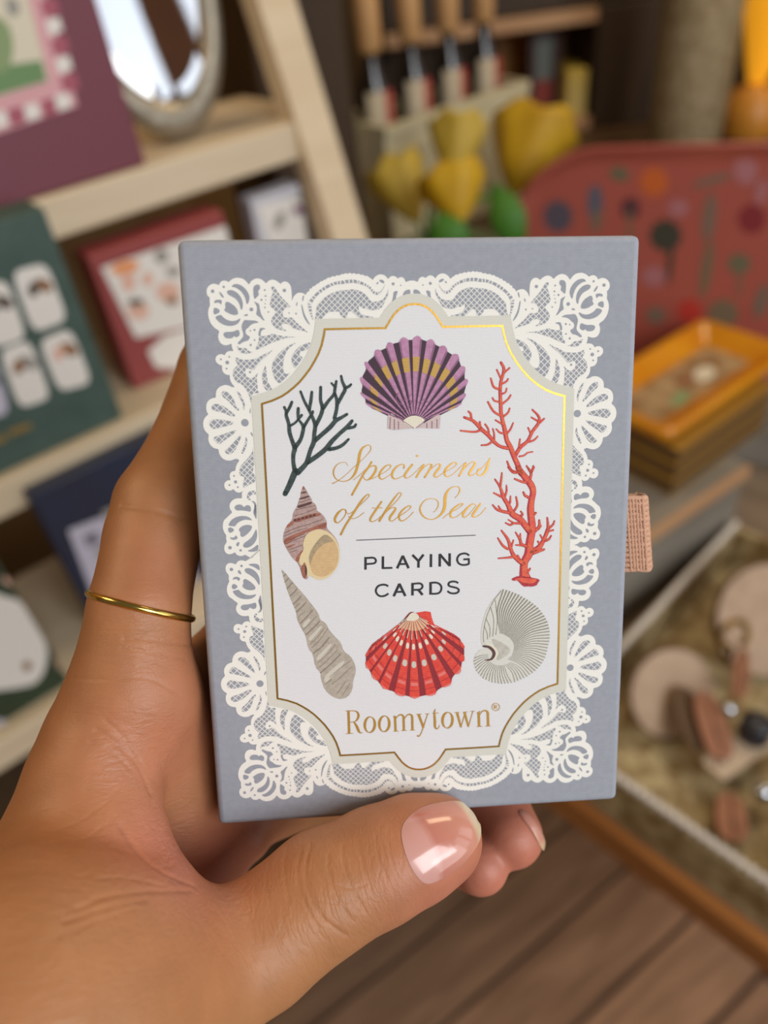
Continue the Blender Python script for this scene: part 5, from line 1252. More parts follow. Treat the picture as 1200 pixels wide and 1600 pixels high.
def art_part(name, label=None):
    mb = MB()
    return mb, lambda: tag(mb.build(name, BOX), label)
mb, done = art_part('script_lettering', 'slanted gold foil script')
for i, s in enumerate(ART['script']):
    stroke(mb, s, 7 + 0.08 * i, M_goldtext)
for d in ART['script_dots']:
    disc(mb, d, 7, M_goldtext)
done()
mb, done = art_part('rule_line'); stroke(mb, ART['rule'], 7, M_rule, caps=False); done()
mb, done = art_part('capital_lettering', 'plain black capitals')
for i, s in enumerate(ART['caps']):
    stroke(mb, s, 7 + 0.05 * i, M_ink, caps=False, sub=6)
done()
mb, done = art_part('brand_lettering', 'gold foil serif lettering at the foot')
for i, s in enumerate(ART['brand']):
    stroke(mb, s, 7 + 0.05 * i, M_goldtext, caps=False, sub=6)
done()
mb, done = art_part('coral_print', 'dark green branching coral')
for s in ART['coral_dark']:
    stroke(mb, s, 7, M_green)
done()
mb, done = art_part('coral_print', 'tall red branching coral')
for s in ART['coral_red']:
    stroke(mb, s, 7, M_coral2, 4)
    stroke(mb, [(p[0] + p[2] * .10, p[1], p[2] * 0.66) for p in s], 8, M_coral, 4)
for s in ART['coral_foot']:
    fill(mb, s, 8, M_coral2, 1)
    c = (sum(p[0] for p in s) / len(s), sum(p[1] for p in s) / len(s))
    fill(mb, [(c[0] + (p[0] - c[0]) * .8 , c[1] + (p[1] - c[1]) * .55 - 12) for p in s], 9, M_coral, 1)
rnd = random.Random(3)
for s in ART['coral_red']:
    if s[0][2] > 38 or len(s) > 6:
        q = spline(s, 6)
        for p in q:
            for _ in range(2):
                if p[2] > 26:
                    disc(mb, (p[0] + rnd.uniform(-.4, .4) * p[2], p[1] + rnd.uniform(-.4, .4) * p[2], rnd.uniform(5, 10)), 9, rnd.choice((M_speck, M_coral2, M_lred)), 6)
done()

def lerp(a, b, t):
    return tuple(x + (y - x) * t for x, y in zip(a, b))
# purple scallop
mb, done = art_part('shell_print', 'purple and yellow scallop shell')
fp = ART['fan_purple']
fill(mb, fp['body'], 7, M_plum, 1)
ap = fp['apex']
for k, e in enumerate(fp['ears']):
    fill(mb, e, 8, M_rose, 0)
nr = len(fp['ribs'])
for k, (a, b) in enumerate(fp['ribs']):
    mid = lerp(a, b, .5)
    tip = lerp(ap, mid, 1.045)
    q = abs(k - 7) / 7
    a, b = lerp(mid, a, 1.16), lerp(mid, b, 1.16)              # ribs nearly meet; a thin dark furrow stays between
    ain, bin_ = lerp(ap, a, .12), lerp(ap, b, .12)
    mb.face([(*fl(p), 8 * LAYER) for p in (a, lerp(ap, lerp(a, b, .25), 1.03), tip, lerp(ap, lerp(a, b, .75), 1.03), b, bin_, ain)], M_pink, UP)
    sh = lerp(a, b, .80) if k > 6 else lerp(b, a, .80)         # the rib's turned side is printed darker
    e = b if k > 6 else a
    mb.face([(*fl(p), 9 * LAYER) for p in (e, sh, lerp(ap, sh, .1), lerp(ap, e, .1))], M_plum2, UP)
    f0, f1 = .63 + .13 * q * q, .80 + .09 * q * q
    mb.face([(*fl(p), 10 * LAYER) for p in (lerp(ap, a, f0), lerp(ap, a, f1), lerp(ap, lerp(a, b, .9), f1), lerp(ap, lerp(a, b, .9), f0))], M_ochre, UP)
    for f in (.2, .27, .34):
        stroke(mb, [(*lerp(ap, a, f), 5), (*lerp(ap, b, f + .02), 5)], 10, M_plum2, caps=False)
fill(mb, fp['umbo'], 11, M_cream, 1)
for s in fp['lines']:
    stroke(mb, s, 12, M_plum2, caps=False)
done()
# red scallop
mb, done = art_part('shell_print', 'red scallop shell')
fr = ART['fan_red']; ap = fr['apex']
fill(mb, fr['ear'], 7, M_red, 0)
fill(mb, fr['body'], 8, M_dred, 1)
for k, (a, b) in enumerate(fr['ribs']):
    mb.face([(*fl(p), 9 * LAYER) for p in (a, lerp(ap, lerp(a, b, .5), 1.03), b, lerp(ap, b, .15), lerp(ap, a, .15))], M_red, UP)
    for f, h in ((.36, .045), (.57, .05)):
        if 1 <= k <= 11:
            q = [lerp(ap, lerp(a, b, .15), f), lerp(ap, lerp(a, b, .15), f + h * 1.6), lerp(ap, lerp(a, b, .85), f + h * 1.6), lerp(ap, lerp(a, b, .85), f)]
            fill(mb, q, 10, M_stone3 if f > .4 else M_cream, 1)
    if k < 9:
        q = [lerp(ap, lerp(a, b, .1), .83), lerp(ap, lerp(a, b, .1), .87), lerp(ap, lerp(a, b, .9), .87), lerp(ap, lerp(a, b, .9), .83)]
        fill(mb, q, 10, M_lred, 0)
    for f in (.80, .93):
        stroke(mb, [(*lerp(ap, a, f), 8), (*lerp(ap, b, f), 8)], 10, M_dred, caps=False)
for t in fr['tips']:
    fill(mb, t, 11, M_lred, 1)
fill(mb, fr['fan'], 11, M_peach, 1)
for k, (a, b) in enumerate(fr['ribs']):
    stroke(mb, [(*lerp(ap, b, .10), 6), (*lerp(ap, b, .29), 9)], 12, M_rust if k % 2 else M_dred, caps=False)
    stroke(mb, [(*lerp(ap, a, .10), 6), (*lerp(ap, a, .31), 12)], 12, M_cream, caps=False)
fill(mb, fr['umbo'], 13, M_cream, 1)
done()
# whelk
mb, done = art_part('shell_print', 'brown banded whelk shell with a tan mouth')
wk = ART['whelk']
fill(mb, wk['body'], 7, M_mauve, 1)
for s in wk['bands']: fill(mb, s, 8, M_rust, 1)
for s in wk['lines']: stroke(mb, s, 9, M_brown, caps=False)
fill(mb, wk['lip'], 9.5, M_sand, 1)
fill(mb, wk['tip'], 10, M_rust, 1)
fill(mb, wk['mouth'], 10, M_tan, 1)
fill(mb, wk['shade'], 11, M_olive, 1)
for s in wk['dark']: fill(mb, s, 12, M_brown, 1)
done()
# auger
mb, done = art_part('shell_print', 'long grey auger shell')
au = ART['auger']
fill(mb, au['body'], 7, M_stone, 1)
for s in au['lights']: fill(mb, s, 8, M_stone3, 1)
for s in au['lines']: stroke(mb, s, 9, M_stone2, caps=False)
for s in au['seams']: stroke(mb, s, 10, M_stone2, caps=False)
done()
# nautilus
mb, done = art_part('shell_print', 'pale ribbed nautilus shell')
na = ART['nautilus']
fill(mb, na['body'], 7, M_pearl, 1)
fill(mb, na['shade'], 8, M_pearl2, 2)
for s in na['ribs']: stroke(mb, s, 9, M_pearl3, caps=False)
for s in na['halo']: stroke(mb, s, 10, M_cream)
for s in na['swirl']: stroke(mb, s, 11, M_brown)
done()

# knitted pull tab at the right side
M_knit = mat('knit_cotton', srgb(205, 160, 132), 0.9, bump=(3500, 0.5, 0.0002))
BINV = BOXM.inverted()
def on_box(px, py, z):                            # point on the plane z = const (mm) of the box, in its own millimetres
    o = BINV @ CAM
    d = BINV.to_3x3() @ ray(px, py)
    return (o + d * ((z / 1000 - o.z) / d.z)) * 1000
tabm = MB()
ta, tb = on_box(1006, 776, -8), on_box(1013, 886, -8)
x0 = BW / 2 - 2.0
for row in range(15):
    t = row / 14
    xo = ta.x + (tb.x - ta.x) * t
    y = ta.y + (tb.y - ta.y) * t
    loop = []
    for i in range(13):                          # cross-section of the folded ribbon
        a = math.pi * (i / 12) - math.pi / 2
        wob = 0.10 * math.sin(row * 2.2 + i * 1.9)
        loop.append(((xo - 1.1 + (1.1 + wob) * math.cos(a)) / 1000, (y + 0.18 * math.sin(i * 2.4 + row * 1.6)) / 1000, (-8 - (1.5 + wob) * math.sin(a)) / 1000))
    loop = [(x0 / 1000, y / 1000, (-8 + 1.5) / 1000), ((xo - 2.5) / 1000, (y + .15) / 1000, (-8 + 1.55) / 1000)] + loop + [(x0 / 1000, y / 1000, (-8 - 1.5) / 1000)]
    tabm.tube(loop, 0.50 / 1000, M_knit, 8)
for col in range(4):                             # knitted stitches over the front of the tab
    for k in range(30):
        t = (k + .5) / 30
        xo = ta.x + (tb.x - ta.x) * t - .25 - col * 1.15
        y = ta.y + (tb.y - ta.y) * t
        z = -6.35 - (.9 if col == 0 else 0)
        w = rnd.uniform(-.08, .08)
        for sx in (-1, 1):
            tabm.tube([((xo + sx * .52) / 1000, (y + .34 + w) / 1000, z / 1000), ((xo + sx * .30) / 1000, (y + w) / 1000, (z + .34) / 1000), ((xo + sx * .06) / 1000, (y - .36 + w) / 1000, z / 1000)], rnd.uniform(.20, .27) / 1000, M_knit, 6)
tag(tabm.build('pull_tab', BOX), 'peach knitted pull tab')

# ------------------------------------------------------------------ the left hand that holds the box
def cp(px, py, d):                               # millimetres from the camera, x right, y up, z back
    return np.array(((px - 600) * d / FPX, -(py - 800) * d / FPX, -d))
VOX = 0.75
HLO, HHI = np.array((-96.0, -108.0, -182.0)), np.array((42.0, 52.0, -72.0))
HN = np.ceil((HHI - HLO) / VOX).astype(int)
SDF = np.full(HN, 60.0, np.float32)
def chain(pts, k=5.0):
    """tapered limb through (px, py, depth mm, radius mm), blended into the hand over k mm"""
    P = [np.append(cp(*p[:3]), p[3]) for p in pts]
    lo = np.min([p[:3] - p[3] for p in P], 0) - k - 4
    hi = np.max([p[:3] + p[3] for p in P], 0) + k + 4
    i0 = np.clip(np.floor((lo - HLO) / VOX).astype(int), 0, HN)
    i1 = np.clip(np.ceil((hi - HLO) / VOX).astype(int), 0, HN)
    if np.any(i1 <= i0):
        return
    ax = [(HLO[a] + VOX * np.arange(i0[a], i1[a])).astype(np.float32) for a in range(3)]
    X, Y, Z = np.meshgrid(*ax, indexing='ij', sparse=True)
    D = None
    for a, b in zip(P, P[1:] if len(P) > 1 else P):
        ab = (b - a)[:3]
        L = max(float(ab.dot(ab)), 1e-6)
        t = np.clip(((X - a[0]) * ab[0] + (Y - a[1]) * ab[1] + (Z - a[2]) * ab[2]) / L, 0, 1)
        d = np.sqrt((X - a[0] - t * ab[0]) ** 2 + (Y - a[1] - t * ab[1]) ** 2 + (Z - a[2] - t * ab[2]) ** 2) - (a[3] + (b[3] - a[3]) * t)
        D = d if D is None else smin(D, d, 1.2)
    sl = tuple(slice(i0[a], i1[a]) for a in range(3))
    SDF[sl] = smin(SDF[sl], D, k)
def smin(a, b, k):
    h = np.clip(0.5 + 0.5 * (b - a) / k, 0, 1)
    return b + (a - b) * h - k * h * (1 - h)

# forearm, thenar and the radial side of the palm
chain([(-160, 1760, 96, 30), (60, 1600, 104, 24), (150, 1560, 109, 20)], 8)
chain([(-150, 1640, 108, 26), (90, 1400, 119, 13), (140, 1230, 126, 10.6), (172, 1150, 129, 10.6), (208, 1085, 130.5, 10.6)], 6)
chain([(150, 1200, 125, 8.5), (170, 1300, 121, 8.6), (212, 1424, 117, 8.8), (130, 1480, 116, 9)], 4)
# bones of the palm behind
chain([(222, 1095, 134, 9.2), (252, 1200, 141, 9.5), (292, 1315, 148, 9.5)], 4)
chain([(222, 1095, 134, 9.2), (275, 1115, 144, 9.0)], 4)
chain([(330, 1075, 149.5, 9.4), (285, 1230, 147, 10), (190, 1420, 142, 13), (40, 1600, 128, 20)], 5)
chain([(328, 1215, 155, 9.6), (296, 1310, 150, 9.5), (200, 1440, 146, 12)], 5)
chain([(322, 1325, 149, 9.2), (220, 1450, 146, 12), (90, 1600, 128, 18)], 4)
# thumb
chain([(150, 1560, 109, 17), (262, 1548, 114, 12.0), (404, 1475, 121, 9.9), (503, 1396, 125.5, 9.9), (590, 1352, 128.5, 9.5), (650, 1325, 130, 8.9), (684, 1313, 130.5, 7.7)], 4)
# index finger up the left edge
chain([(206, 1075, 130, 10.6), (218, 950, 130.5, 8.5), (240, 840, 136, 8.5), (253, 790, 138.5, 8.6), (299, 700, 146, 7.9), (338, 580, 153, 7.5), (392, 450, 158, 6.6)], 2.5)
# middle finger behind the box
chain([(338, 1068, 149, 9.4), (420, 960, 158, 8.6), (500, 850, 162, 8.3), (540, 760, 157, 7.6), (560, 700, 153, 6.6)], 3)
# ring finger under the back, its tip beside the thumb
chain([(325, 1215, 153, 9.6), (386, 1270, 155, 7.4), (470, 1235, 166, 8.0), (600, 1205, 172, 8.0), (715, 1225, 166, 7.4), (772, 1260, 155, 6.9), (799, 1306, 148, 6.2)], 1.2)
# little finger
chain([(320, 1326, 147, 9.0), (376, 1300, 152, 6.2), (430, 1240, 172, 6.0), (560, 1252, 172, 6.2), (670, 1296, 160, 6.0), (718, 1334, 150, 5.8), (750, 1353, 146, 5.5)], .6)

# the flesh gives way where it presses on the box
_ax = [(HLO[a] + VOX * np.arange(HN[a])).astype(np.float32) for a in range(3)]
X, Y, Z = np.meshgrid(*_ax, indexing='ij', sparse=True)
_c = np.array(_base) * 1000 + np.array(_by) * BH / 2 - np.array(_bz) * BT / 2
_q = []
for ax_, h in ((_bx, BW / 2), (_by, BH / 2), (_bz, BT / 2)):
    _q.append(np.abs((X - _c[0]) * ax_[0] + (Y - _c[1]) * ax_[1] + (Z - _c[2]) * ax_[2]) - (h - 1.0))
_bd = np.sqrt(sum(np.maximum(q, 0) ** 2 for q in _q)) + np.minimum(np.maximum(np.maximum(_q[0], _q[1]), _q[2]), 0) - 1.0
SDF = np.maximum(SDF, 0.55 - _bd).astype(np.float32)
del _bd, _q

def surface_nets(S):
    ins = S < 0
    n = np.array(S.shape) - 1
    cnt = np.zeros(n, np.float32)
    acc = np.zeros(tuple(n) + (3,), np.float32)
    def sl(off):
        return tuple(slice(o, o + n[i]) for i, o in enumerate(off))
    corners = [(i, j, k) for i in (0, 1) for j in (0, 1) for k in (0, 1)]
    for a in corners:
        for d in range(3):
            if a[d] == 0:
                b = list(a); b[d] = 1; b = tuple(b)
                sa, sb = S[sl(a)], S[sl(b)]
                cross = (sa < 0) != (sb < 0)
                t = np.where(cross, sa / np.where(cross, sa - sb, 1), 0)
                cnt += cross
                for e in range(3):
                    acc[..., e] += cross * (a[e] + (t if e == d else 0))
    act = cnt > 0
    idx = np.full(tuple(n), -1, np.int64)
    idx[act] = np.arange(act.sum())
    cells = np.argwhere(act)
    verts = cells + acc[act] / cnt[act][:, None]
    quads = []
    for d in range(3):
        u, v = (d + 1) % 3, (d + 2) % 3
        m = ins[tuple(slice(None, -1) if i == d else slice(None) for i in range(3))] != ins[tuple(slice(1, None) if i == d else slice(None) for i in range(3))]
        e = np.argwhere(m)
        ok = (e[:, u] > 0) & (e[:, v] > 0) & (e[:, u] < n[u]) & (e[:, v] < n[v]) & (e[:, d] < n[d])
        e = e[ok]
        def cell(du, dv):
            c = e.copy(); c[:, u] -= du; c[:, v] -= dv
            return idx[c[:, 0], c[:, 1], c[:, 2]]
        q = np.stack((cell(1, 1), cell(0, 1), cell(0, 0), cell(1, 0)), 1)
        neg = ins[e[:, 0], e[:, 1], e[:, 2]]
        q[~neg] = q[~neg][:, ::-1]
        quads.append(q)
    return verts, np.concatenate(quads)
hv, hq = surface_nets(SDF)
hv = HLO + hv * VOX
del SDF
# light relaxation of the grid steps
for _ in range(3):
    s = np.zeros_like(hv); c = np.zeros(len(hv))
    for i in range(4):
        a, b = hq[:, i], hq[:, (i + 1) % 4]
        np.add.at(s, a, hv[b]); np.add.at(s, b, hv[a])
        np.add.at(c, a, 1); np.add.at(c, b, 1)
    hv = hv + 0.5 * (s / np.maximum(c, 1)[:, None] - hv)

HAND_O = CAM + ROT @ Vector(cp(120, 1560, 109) / 1000)
HANDM = Matrix.Translation(HAND_O) @ ROT.to_4x4()
_ho = cp(120, 1560, 109)
def to_hand(P):
    return (np.asarray(P) - _ho) / 1000
def grid_mesh(name, V, Q, m):
    me = bpy.data.meshes.new(name)
    me.from_pydata([tuple(v) for v in V], [], [tuple(int(i) for i in q) for q in Q])
    for mm in (m if isinstance(m, (list, tuple)) else [m]):
        me.materials.append(mm)
    me.polygons.foreach_set('use_smooth', [True] * len(me.polygons))
    me.update()
    return me

# skin
def skin_material():
    m = mat('skin', srgb(188, 128, 92), 0.46, spec=0.4, sss=0.18)
    nt = m.node_tree
    N, L = nt.nodes, nt.links
    b = N['Principled BSDF']
    b.inputs['Subsurface Radius'].default_value = (1.0, 0.42, 0.25)
    b.inputs['Subsurface Scale'].default_value = 0.0018
    tc = next(x for x in N if x.type == 'TEX_COORD')
    at_ = N.new('ShaderNodeAttribute'); at_.attribute_name = 'blush'
    mx = N.new('ShaderNodeMix'); mx.data_type = 'RGBA'
    mx.inputs[6].default_value = srgb(168, 116, 76)
    mx.inputs[7].default_value = srgb(192, 116, 97)
    L.new(at_.outputs['Fac'], mx.inputs[0])
    t = N.new('ShaderNodeTexNoise'); t.inputs['Scale'].default_value = 160; t.inputs['Detail'].default_value = 5
    L.new(tc.outputs['Object'], t.inputs['Vector'])
    hs = N.new('ShaderNodeHueSaturation')
    mr = N.new('ShaderNodeMapRange'); mr.inputs[1].default_value = .3; mr.inputs[2].default_value = .7; mr.inputs[3].default_value = .92; mr.inputs[4].default_value = 1.07
    L.new(t.outputs['Fac'], mr.inputs[0]); L.new(mr.outputs[0], hs.inputs['Value'])
    L.new(mx.outputs[2], hs.inputs['Color'])
    L.new(hs.outputs[0], b.inputs['Base Color'])
    v = N.new('ShaderNodeTexVoronoi'); v.feature = 'DISTANCE_TO_EDGE'; v.inputs['Scale'].default_value = 1900
    L.new(tc.outputs['Object'], v.inputs['Vector'])
    n2 = N.new('ShaderNodeTexNoise'); n2.inputs['Scale'].default_value = 500; n2.inputs['Detail'].default_value = 4
    L.new(tc.outputs['Object'], n2.inputs['Vector'])
    cl = N.new('ShaderNodeMapRange'); cl.inputs[2].default_value = 0.22
    L.new(v.outputs['Distance'], cl.inputs[0])
    # fine lines that cross the thumb knuckle and fan over the web of the hand
    lines = []
    for ang, attr in ((22, 'knuckle'), (112 - 20, 'web_lines')):
        mp = N.new('ShaderNodeMapping'); mp.vector_type = 'TEXTURE'
        mp.inputs['Rotation'].default_value = (0, 0, math.radians(ang))
        mp.inputs['Scale'].default_value = (1.0, 4.5, 2.0)
        L.new(tc.outputs['Object'], mp.inputs['Vector'])
        tn = N.new('ShaderNodeTexNoise'); tn.inputs['Scale'].default_value = 900; tn.inputs['Detail'].default_value = 3; tn.inputs['Distortion'].default_value = .4
        L.new(mp.outputs[0], tn.inputs['Vector'])
        rg = N.new('ShaderNodeMath'); rg.operation = 'SUBTRACT'; rg.inputs[1].default_value = .5
        L.new(tn.outputs['Fac'], rg.inputs[0])
        ab = N.new('ShaderNodeMath'); ab.operation = 'ABSOLUTE'; L.new(rg.outputs[0], ab.inputs[0])
        cl2 = N.new('ShaderNodeMapRange'); cl2.inputs[2].default_value = .12; L.new(ab.outputs[0], cl2.inputs[0])
        aa = N.new('ShaderNodeAttribute'); aa.attribute_name = attr
        mu = N.new('ShaderNodeMath'); mu.operation = 'MULTIPLY'; L.new(cl2.outputs[0], mu.inputs[0]); L.new(aa.outputs['Fac'], mu.inputs[1])
        lines.append(mu)
    sm_ = N.new('ShaderNodeMath'); sm_.operation = 'ADD'; L.new(lines[0].outputs[0], sm_.inputs[0]); L.new(lines[1].outputs[0], sm_.inputs[1])
    bw = N.new('ShaderNodeBump'); bw.inputs['Strength'].default_value = 0.34; bw.inputs['Distance'].default_value = 0.00022
    L.new(sm_.outputs[0], bw.inputs['Height'])
    ad = N.new('ShaderNodeMath'); ad.operation = 'MULTIPLY_ADD'; ad.inputs[1].default_value = 0.35
    L.new(cl.outputs[0], ad.inputs[0]); L.new(n2.outputs['Fac'], ad.inputs[2])
    bn = N.new('ShaderNodeBump'); bn.inputs['Strength'].default_value = 0.25; bn.inputs['Distance'].default_value = 0.00014
    L.new(ad.outputs[0], bn.inputs['Height']); L.new(bw.outputs[0], bn.inputs['Normal']); L.new(bn.outputs[0], b.inputs['Normal'])
    return m
M_skin = skin_material()
me = grid_mesh('hand', to_hand(hv), hq, M_skin)
hand = bpy.data.objects.new('hand', me)
COL.objects.link(hand)
hand.matrix_world = HANDM
tag(hand, 'left hand gripping the card box, thumb across its bottom edge', 'hand')
sub = hand.modifiers.new('subdivision', 'SUBSURF')
sub.levels = sub.render_levels = 1
# bake the subdivision so that creases can be pressed in
bpy.context.view_layer.update()
dg = bpy.context.evaluated_depsgraph_get()
me2 = bpy.data.meshes.new_from_object(hand.evaluated_get(dg))
hand.modifiers.clear()
hand.data = me2
me2.name = 'hand'
_bm = bmesh.new(); _bm.from_mesh(me2)
for (px0, px1, py0, py1, dz) in ((400, 760, 1225, 1480, 140), (90, 330, 980, 1470, 138)):
    fs = []
    for f in _bm.faces:
        p = np.array(f.calc_center_median()) * 1000 + _ho
        u_, v_ = p[0] / -p[2] * FPX + 600, -p[1] / -p[2] * FPX + 800
        if px0 < u_ < px1 and py0 < v_ < py1 and -p[2] < dz and f.normal.z > -.1:
            fs.append(f)
    es = list({e for f in fs for e in f.edges})
    bmesh.ops.subdivide_edges(_bm, edges=es, cuts=1, use_grid_fill=True)
bmesh.ops.triangulate(_bm, faces=[f for f in _bm.faces if len(f.verts) > 4])
for f in _bm.faces: f.smooth = True
_bm.to_mesh(me2); _bm.free(); me2.update()
nv = len(me2.vertices)
co = np.empty(nv * 3, np.float32); me2.vertices.foreach_get('co', co); co = co.reshape(-1, 3).astype(np.float64)
no = np.empty(nv * 3, np.float32); me2.vertex_normals.foreach_get('vector', no); no = no.reshape(-1, 3).astype(np.float64)
cam_co = co * 1000 + _ho
# picture-independent: creases are given as paths over the skin, dropped onto it along the view
bv = BVHTree.FromPolygons([tuple(v) for v in cam_co], [tuple(p.vertices) for p in me2.polygons])
def drop(px, py):
    d = Vector(((px - 600) / FPX, -(py - 800) / FPX, -1)).normalized()
    h = bv.ray_cast(Vector((0, 0, 0)), d)
    return (np.array(h[0]), np.array(h[1])) if h[0] is not None else (None, None)
def crease(path, depth, width):
    q = spline([(a, b) for a, b in path], 6)
    P = [drop(*p)[0] for p in q]
    P = [p for p in P if p is not None]
    if len(P) < 2: return
    D = np.full(nv, 1e9)
    for a, b in zip(P, P[1:]):
        ab = b - a
        if ab.dot(ab) > 36: continue
        t = np.clip(((cam_co - a) @ ab) / max(ab.dot(ab), 1e-9), 0, 1)
        D = np.minimum(D, np.linalg.norm(cam_co - a - t[:, None] * ab, axis=1))
    global DISP
    DISP -= depth * np.exp(-(D / width) ** 2)
DISP = np.zeros(nv)
for path, dp, w in [
    # thumb knuckle
    ([(486, 1318), (478, 1352), (482, 1392), (502, 1432), (540, 1462)], 0.13, 0.33),
    ([(470, 1330), (464, 1365), (474, 1405), (498, 1450)], 0.10, 0.31),
    ([(512, 1335), (516, 1370), (530, 1410), (552, 1440)], 0.12, 0.31),
    ([(534, 1322), (538, 1352), (552, 1392), (572, 1425)], 0.10, 0.31),
    ([(560, 1312), (566, 1345), (580, 1388)], 0.08, 0.28),
    ([(586, 1305), (592, 1340), (606, 1375)], 0.07, 0.24),
    ([(606, 1310), (612, 1345), (622, 1372)], 0.07, 0.24),
    ([(448, 1322), (444, 1365), (452, 1410)], 0.07, 0.31),
    ([(420, 1345), (416, 1385), (424, 1425)], 0.05, 0.31),
    ([(500, 1372), (545, 1388), (572, 1382)], 0.06, 0.24),
    ([(490, 1405), (530, 1412), (560, 1405)], 0.06, 0.24),
    # index finger joints and palm lines
    ([(190, 790), (240, 798), (300, 815)], 0.16, 0.48),
    ([(195, 998), (240, 1000), (300, 1008)], 0.15, 0.43),
    ([(190, 1015), (235, 1018), (290, 1030)], 0.09, 0.36),
    ([(100, 1058), (170, 1062), (230, 1060), (280, 1085)], 0.09, 0.36),
    ([(150, 1140), (185, 1165), (215, 1195), (235, 1240)], 0.14, 0.43),
    ([(140, 1160), (180, 1180), (208, 1205)], 0.08, 0.31),
    ([(165, 1125), (200, 1160), (228, 1205)], 0.08, 0.31),
    ([(190, 1290), (215, 1330), (250, 1360), (300, 1382)], 0.22, 0.55),
    ([(120, 1420), (170, 1400), (240, 1392), (300, 1392)], 0.15, 0.43),
    ([(100, 1440), (160, 1420), (230, 1405)], 0.12, 0.36),
    ([(90, 1462), (150, 1440), (210, 1420)], 0.09, 0.36),
    ([(150, 1372), (200, 1372), (260, 1385)], 0.09, 0.36),
    ([(80, 1300), (130, 1280), (180, 1240), (200, 1200)], 0.06, 0.36),
    ([(100, 1330), (150, 1300), (195, 1265)], 0.05, 0.36),
    ]:
    crease(path, dp, w)
co = co + no * (DISP / 1000)[:, None]
cam_co = co * 1000 + _ho
me2.vertices.foreach_set('co', co.astype(np.float32).ravel())
# pinker skin on the finger pads, the web and the finger roots
bl = np.zeros(nv)
for px, py, d, r, w_ in [(800, 1310, 148, 13, 1), (753, 1351, 146, 11, 1), (700, 1360, 128, 12, .8), (320, 1340, 145, 14, .9), (270, 1330, 116, 12, .7), (270, 1080, 128, 12, .35), (260, 1180, 125, 16, .4), (240, 900, 126, 10, .25)]:
    bl = np.maximum(bl, w_ * np.exp(-(np.linalg.norm(cam_co - cp(px, py, d), axis=1) / r) ** 2))
for nm_, spots in (('knuckle', [(510, 1375, 118, 13), (590, 1330, 122, 7), (420, 1430, 115, 8)]), ('web_lines', [(210, 1390, 110, 16), (130, 1420, 108, 15), (200, 1180, 117, 9), (215, 1000, 121, 7)])):
    wv = np.zeros(nv)
    for px, py, d, r in spots:
        wv = np.maximum(wv, np.exp(-(np.linalg.norm((cam_co - cp(px, py, d)) * (1, 1, .4), axis=1) / r) ** 2))
    me2.attributes.new(nm_, 'FLOAT', 'POINT').data.foreach_set('value', wv.astype(np.float32))
at_ = me2.attributes.new('blush', 'FLOAT', 'POINT')
at_.data.foreach_set('value', bl.astype(np.float32))
me2.update()

# nails: curved plates seated in the skin
def nail_material(name, ramp):
    m = mat(name, srgb(206, 142, 128), 0.16, spec=0.6, sss=0.12, coat=0.4)
    nt = m.node_tree
    at2 = nt.nodes.new('ShaderNodeAttribute'); at2.attribute_name = 'along'
    cr = nt.nodes.new('ShaderNodeValToRGB')
    for k, (p, c) in enumerate(ramp):
        e = cr.color_ramp.elements[k] if k < 2 else cr.color_ramp.elements.new(p)
        e.position = p; e.color = c
    nt.links.new(at2.outputs['Fac'], cr.inputs[0])
    nt.links.new(cr.outputs[0], nt.nodes['Principled BSDF'].inputs['Base Color'])
    return m
M_nail = nail_material('nail', [(0.0, srgb(206, 158, 150)), (1.0, srgb(220, 204, 172)), (.30, srgb(206, 154, 144)), (.40, srgb(190, 124, 108)), (.88, srgb(202, 142, 122)), (.945, srgb(212, 192, 158))])
M_nail_far = nail_material('nail_far', [(0.0, srgb(204, 140, 124)), (1.0, srgb(220, 200, 160)), (.7, srgb(206, 150, 128)), (.85, srgb(216, 190, 150))])
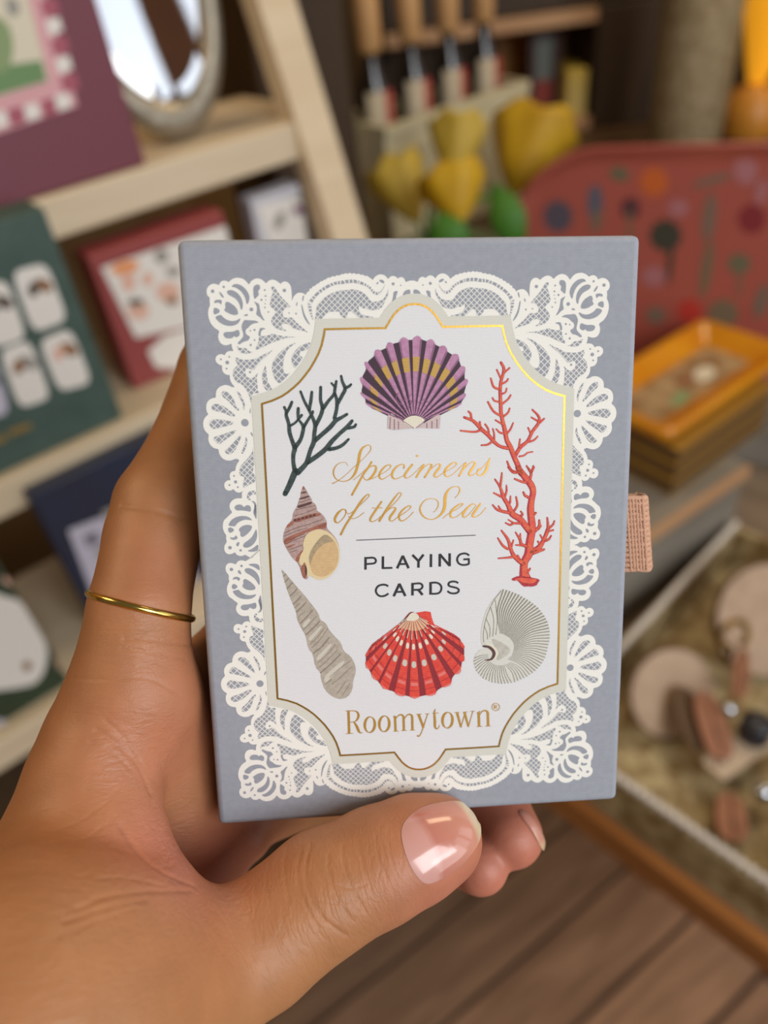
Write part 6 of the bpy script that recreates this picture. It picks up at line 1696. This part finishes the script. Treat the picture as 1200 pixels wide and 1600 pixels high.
def nail(name, outline, base_pt, tip_pt, lift, bend, m, label=None):
    """outline in view pixels; the plate follows the finger's surface and rises above it towards the free edge"""
    out = smooth_closed(outline, 2)
    ax = np.array(tip_pt, float) - np.array(base_pt, float)
    L = np.linalg.norm(ax); ax /= L
    pr = np.array((-ax[1], ax[0]))
    c = np.mean(out, 0)
    zc_ = -drop(*c)[0][2]
    R, T = 20, len(out)
    V, Q, K = [], [], []
    for r in range(R + 1):
        f = r / R
        for t in range(T):
            o = np.array(out[int(t * len(out) / T)])
            p = c + (o - c) * f
            s = (p - np.array(base_pt)) @ ax / L
            hpt, nn = drop(*p)
            if hpt is None or -hpt[2] > zc_ + 8:
                q = p
                for g in np.linspace(.97, .4, 40):
                    hpt, nn = drop(*(c + (p - c) * g))
                    if hpt is not None and -hpt[2] < zc_ + 8: break
            V.append((hpt, nn, f, s))
            K.append(s)
    P = np.array([v[0] for v in V]); NN = np.array([v[1] for v in V])
    F = np.array([v[2] for v in V]); S_ = np.array([v[3] for v in V])
    # smooth the plate as one dome
    m0 = P[:, :2].mean(0)
    A = np.c_[np.ones(len(P)), P[:, :2] - m0]
    x, y = A[:, 1], A[:, 2]
    B = np.c_[A, x * x, x * y, y * y, x ** 3, x * x * y, x * y * y, y ** 3]
    cf = np.linalg.lstsq(B, P[:, 2], rcond=None)[0]
    z = B @ cf
    P[:, 2] = .25 * z + .75 * P[:, 2]
    edge_ = np.clip((S_ - .72) / .15, 0, 1)
    P += NN * (lift * (1 - F ** 5 * (1 - edge_) * .85))[:, None]
    for r in range(R):
        for t in range(T):
            Q.append((r * T + t, r * T + (t + 1) % T, (r + 1) * T + (t + 1) % T, (r + 1) * T + t))
    # the rim turns down into the skin
    base = len(P)
    top_r = P[R * T:(R + 1) * T].copy()
    rimp = top_r.copy()
    rimp -= NN[R * T:(R + 1) * T] * .9
    P = np.r_[P, top_r, rimp]
    for t in range(T):
        Q.append((base + t, base + (t + 1) % T, base + T + (t + 1) % T, base + T + t))
    S2 = np.r_[S_, S_[R * T:], S_[R * T:]]
    me = grid_mesh(name, to_hand(P), Q, m)
    px_ = np.c_[P[:, 0] / -P[:, 2] * FPX + 600, -P[:, 1] / -P[:, 2] * FPX + 800]
    across = np.abs((px_ - np.array(base_pt)) @ pr) / L
    al = me.attributes.new('along', 'FLOAT', 'POINT')
    al.data.foreach_set('value', np.clip(S2 + across ** 2 * bend, 0, 1).astype(np.float32))
    bm = bmesh.new(); bm.from_mesh(me); bmesh.ops.recalc_face_normals(bm, faces=bm.faces[:]); 
    bm.to_mesh(me); bm.free()
    o = bpy.data.objects.new(name, me)
    COL.objects.link(o)
    o.parent = hand
    return tag(o, label)
nail('fingernail', [(625, 1300), (634, 1280), (655, 1262), (685, 1253), (715, 1251), (735, 1262), (748, 1285), (750, 1306), (741, 1328), (727, 1347), (706, 1363), (684, 1377), (664, 1382), (648, 1366), (634, 1338)], (640, 1340), (752, 1296), .30, .45, M_nail, 'glossy thumb nail with a pale half moon')
nail('fingernail', [(808, 1266), (820, 1264), (838, 1285), (852, 1312), (858, 1330), (850, 1336), (842, 1322), (828, 1296), (815, 1280)], (812, 1264), (858, 1332), .5, 0, M_nail_far, 'nail of the finger beside the thumb tip')

# thin gold band on the index finger
M_ring = mat('ring_gold', srgb(222, 184, 98), 0.18, metal=1.0)
ra, rb = cp(141, 926, 130.5), cp(300, 967, 131.0)
rc_ = (ra + rb) / 2
e1 = (rb - ra) / 2
fa = cp(222, 925, 131) - cp(212, 1010, 130)
fa = fa - e1 * (fa @ e1) / (e1 @ e1); fa /= np.linalg.norm(fa)
view_ = rc_ / np.linalg.norm(rc_); fa = fa - view_ * (fa @ view_); fa = fa - view_ * 0.05; fa -= e1 * (fa @ e1) / (e1 @ e1); fa /= np.linalg.norm(fa)
e2 = np.cross(fa, e1)
rm = MB()
rings = []
NR = 72
for i in range(NR):
    a = 2 * math.pi * i / NR
    c = rc_ + e1 * math.cos(a) + e2 * math.sin(a)
    rad = (e1 * math.cos(a) + e2 * math.sin(a)); rad /= np.linalg.norm(rad)
    rg = []
    for j in range(10):
        b = 2 * math.pi * j / 10
        rg.append(rm.bm.verts.new(to_hand(c + rad * (.50 * math.cos(b)) + fa * (.62 * math.sin(b)))))
    rings.append(rg)
k = rm.mi(M_ring)
for i in range(NR):
    a, b = rings[i], rings[(i + 1) % NR]
    for j in range(10):
        f = rm.bm.faces.new((a[j], a[(j + 1) % 10], b[(j + 1) % 10], b[j])); f.material_index = k; f.smooth = True
ringo = rm.build('finger_ring', None, HANDM)
tag(ringo, 'thin plain gold ring worn on the index finger', 'ring')
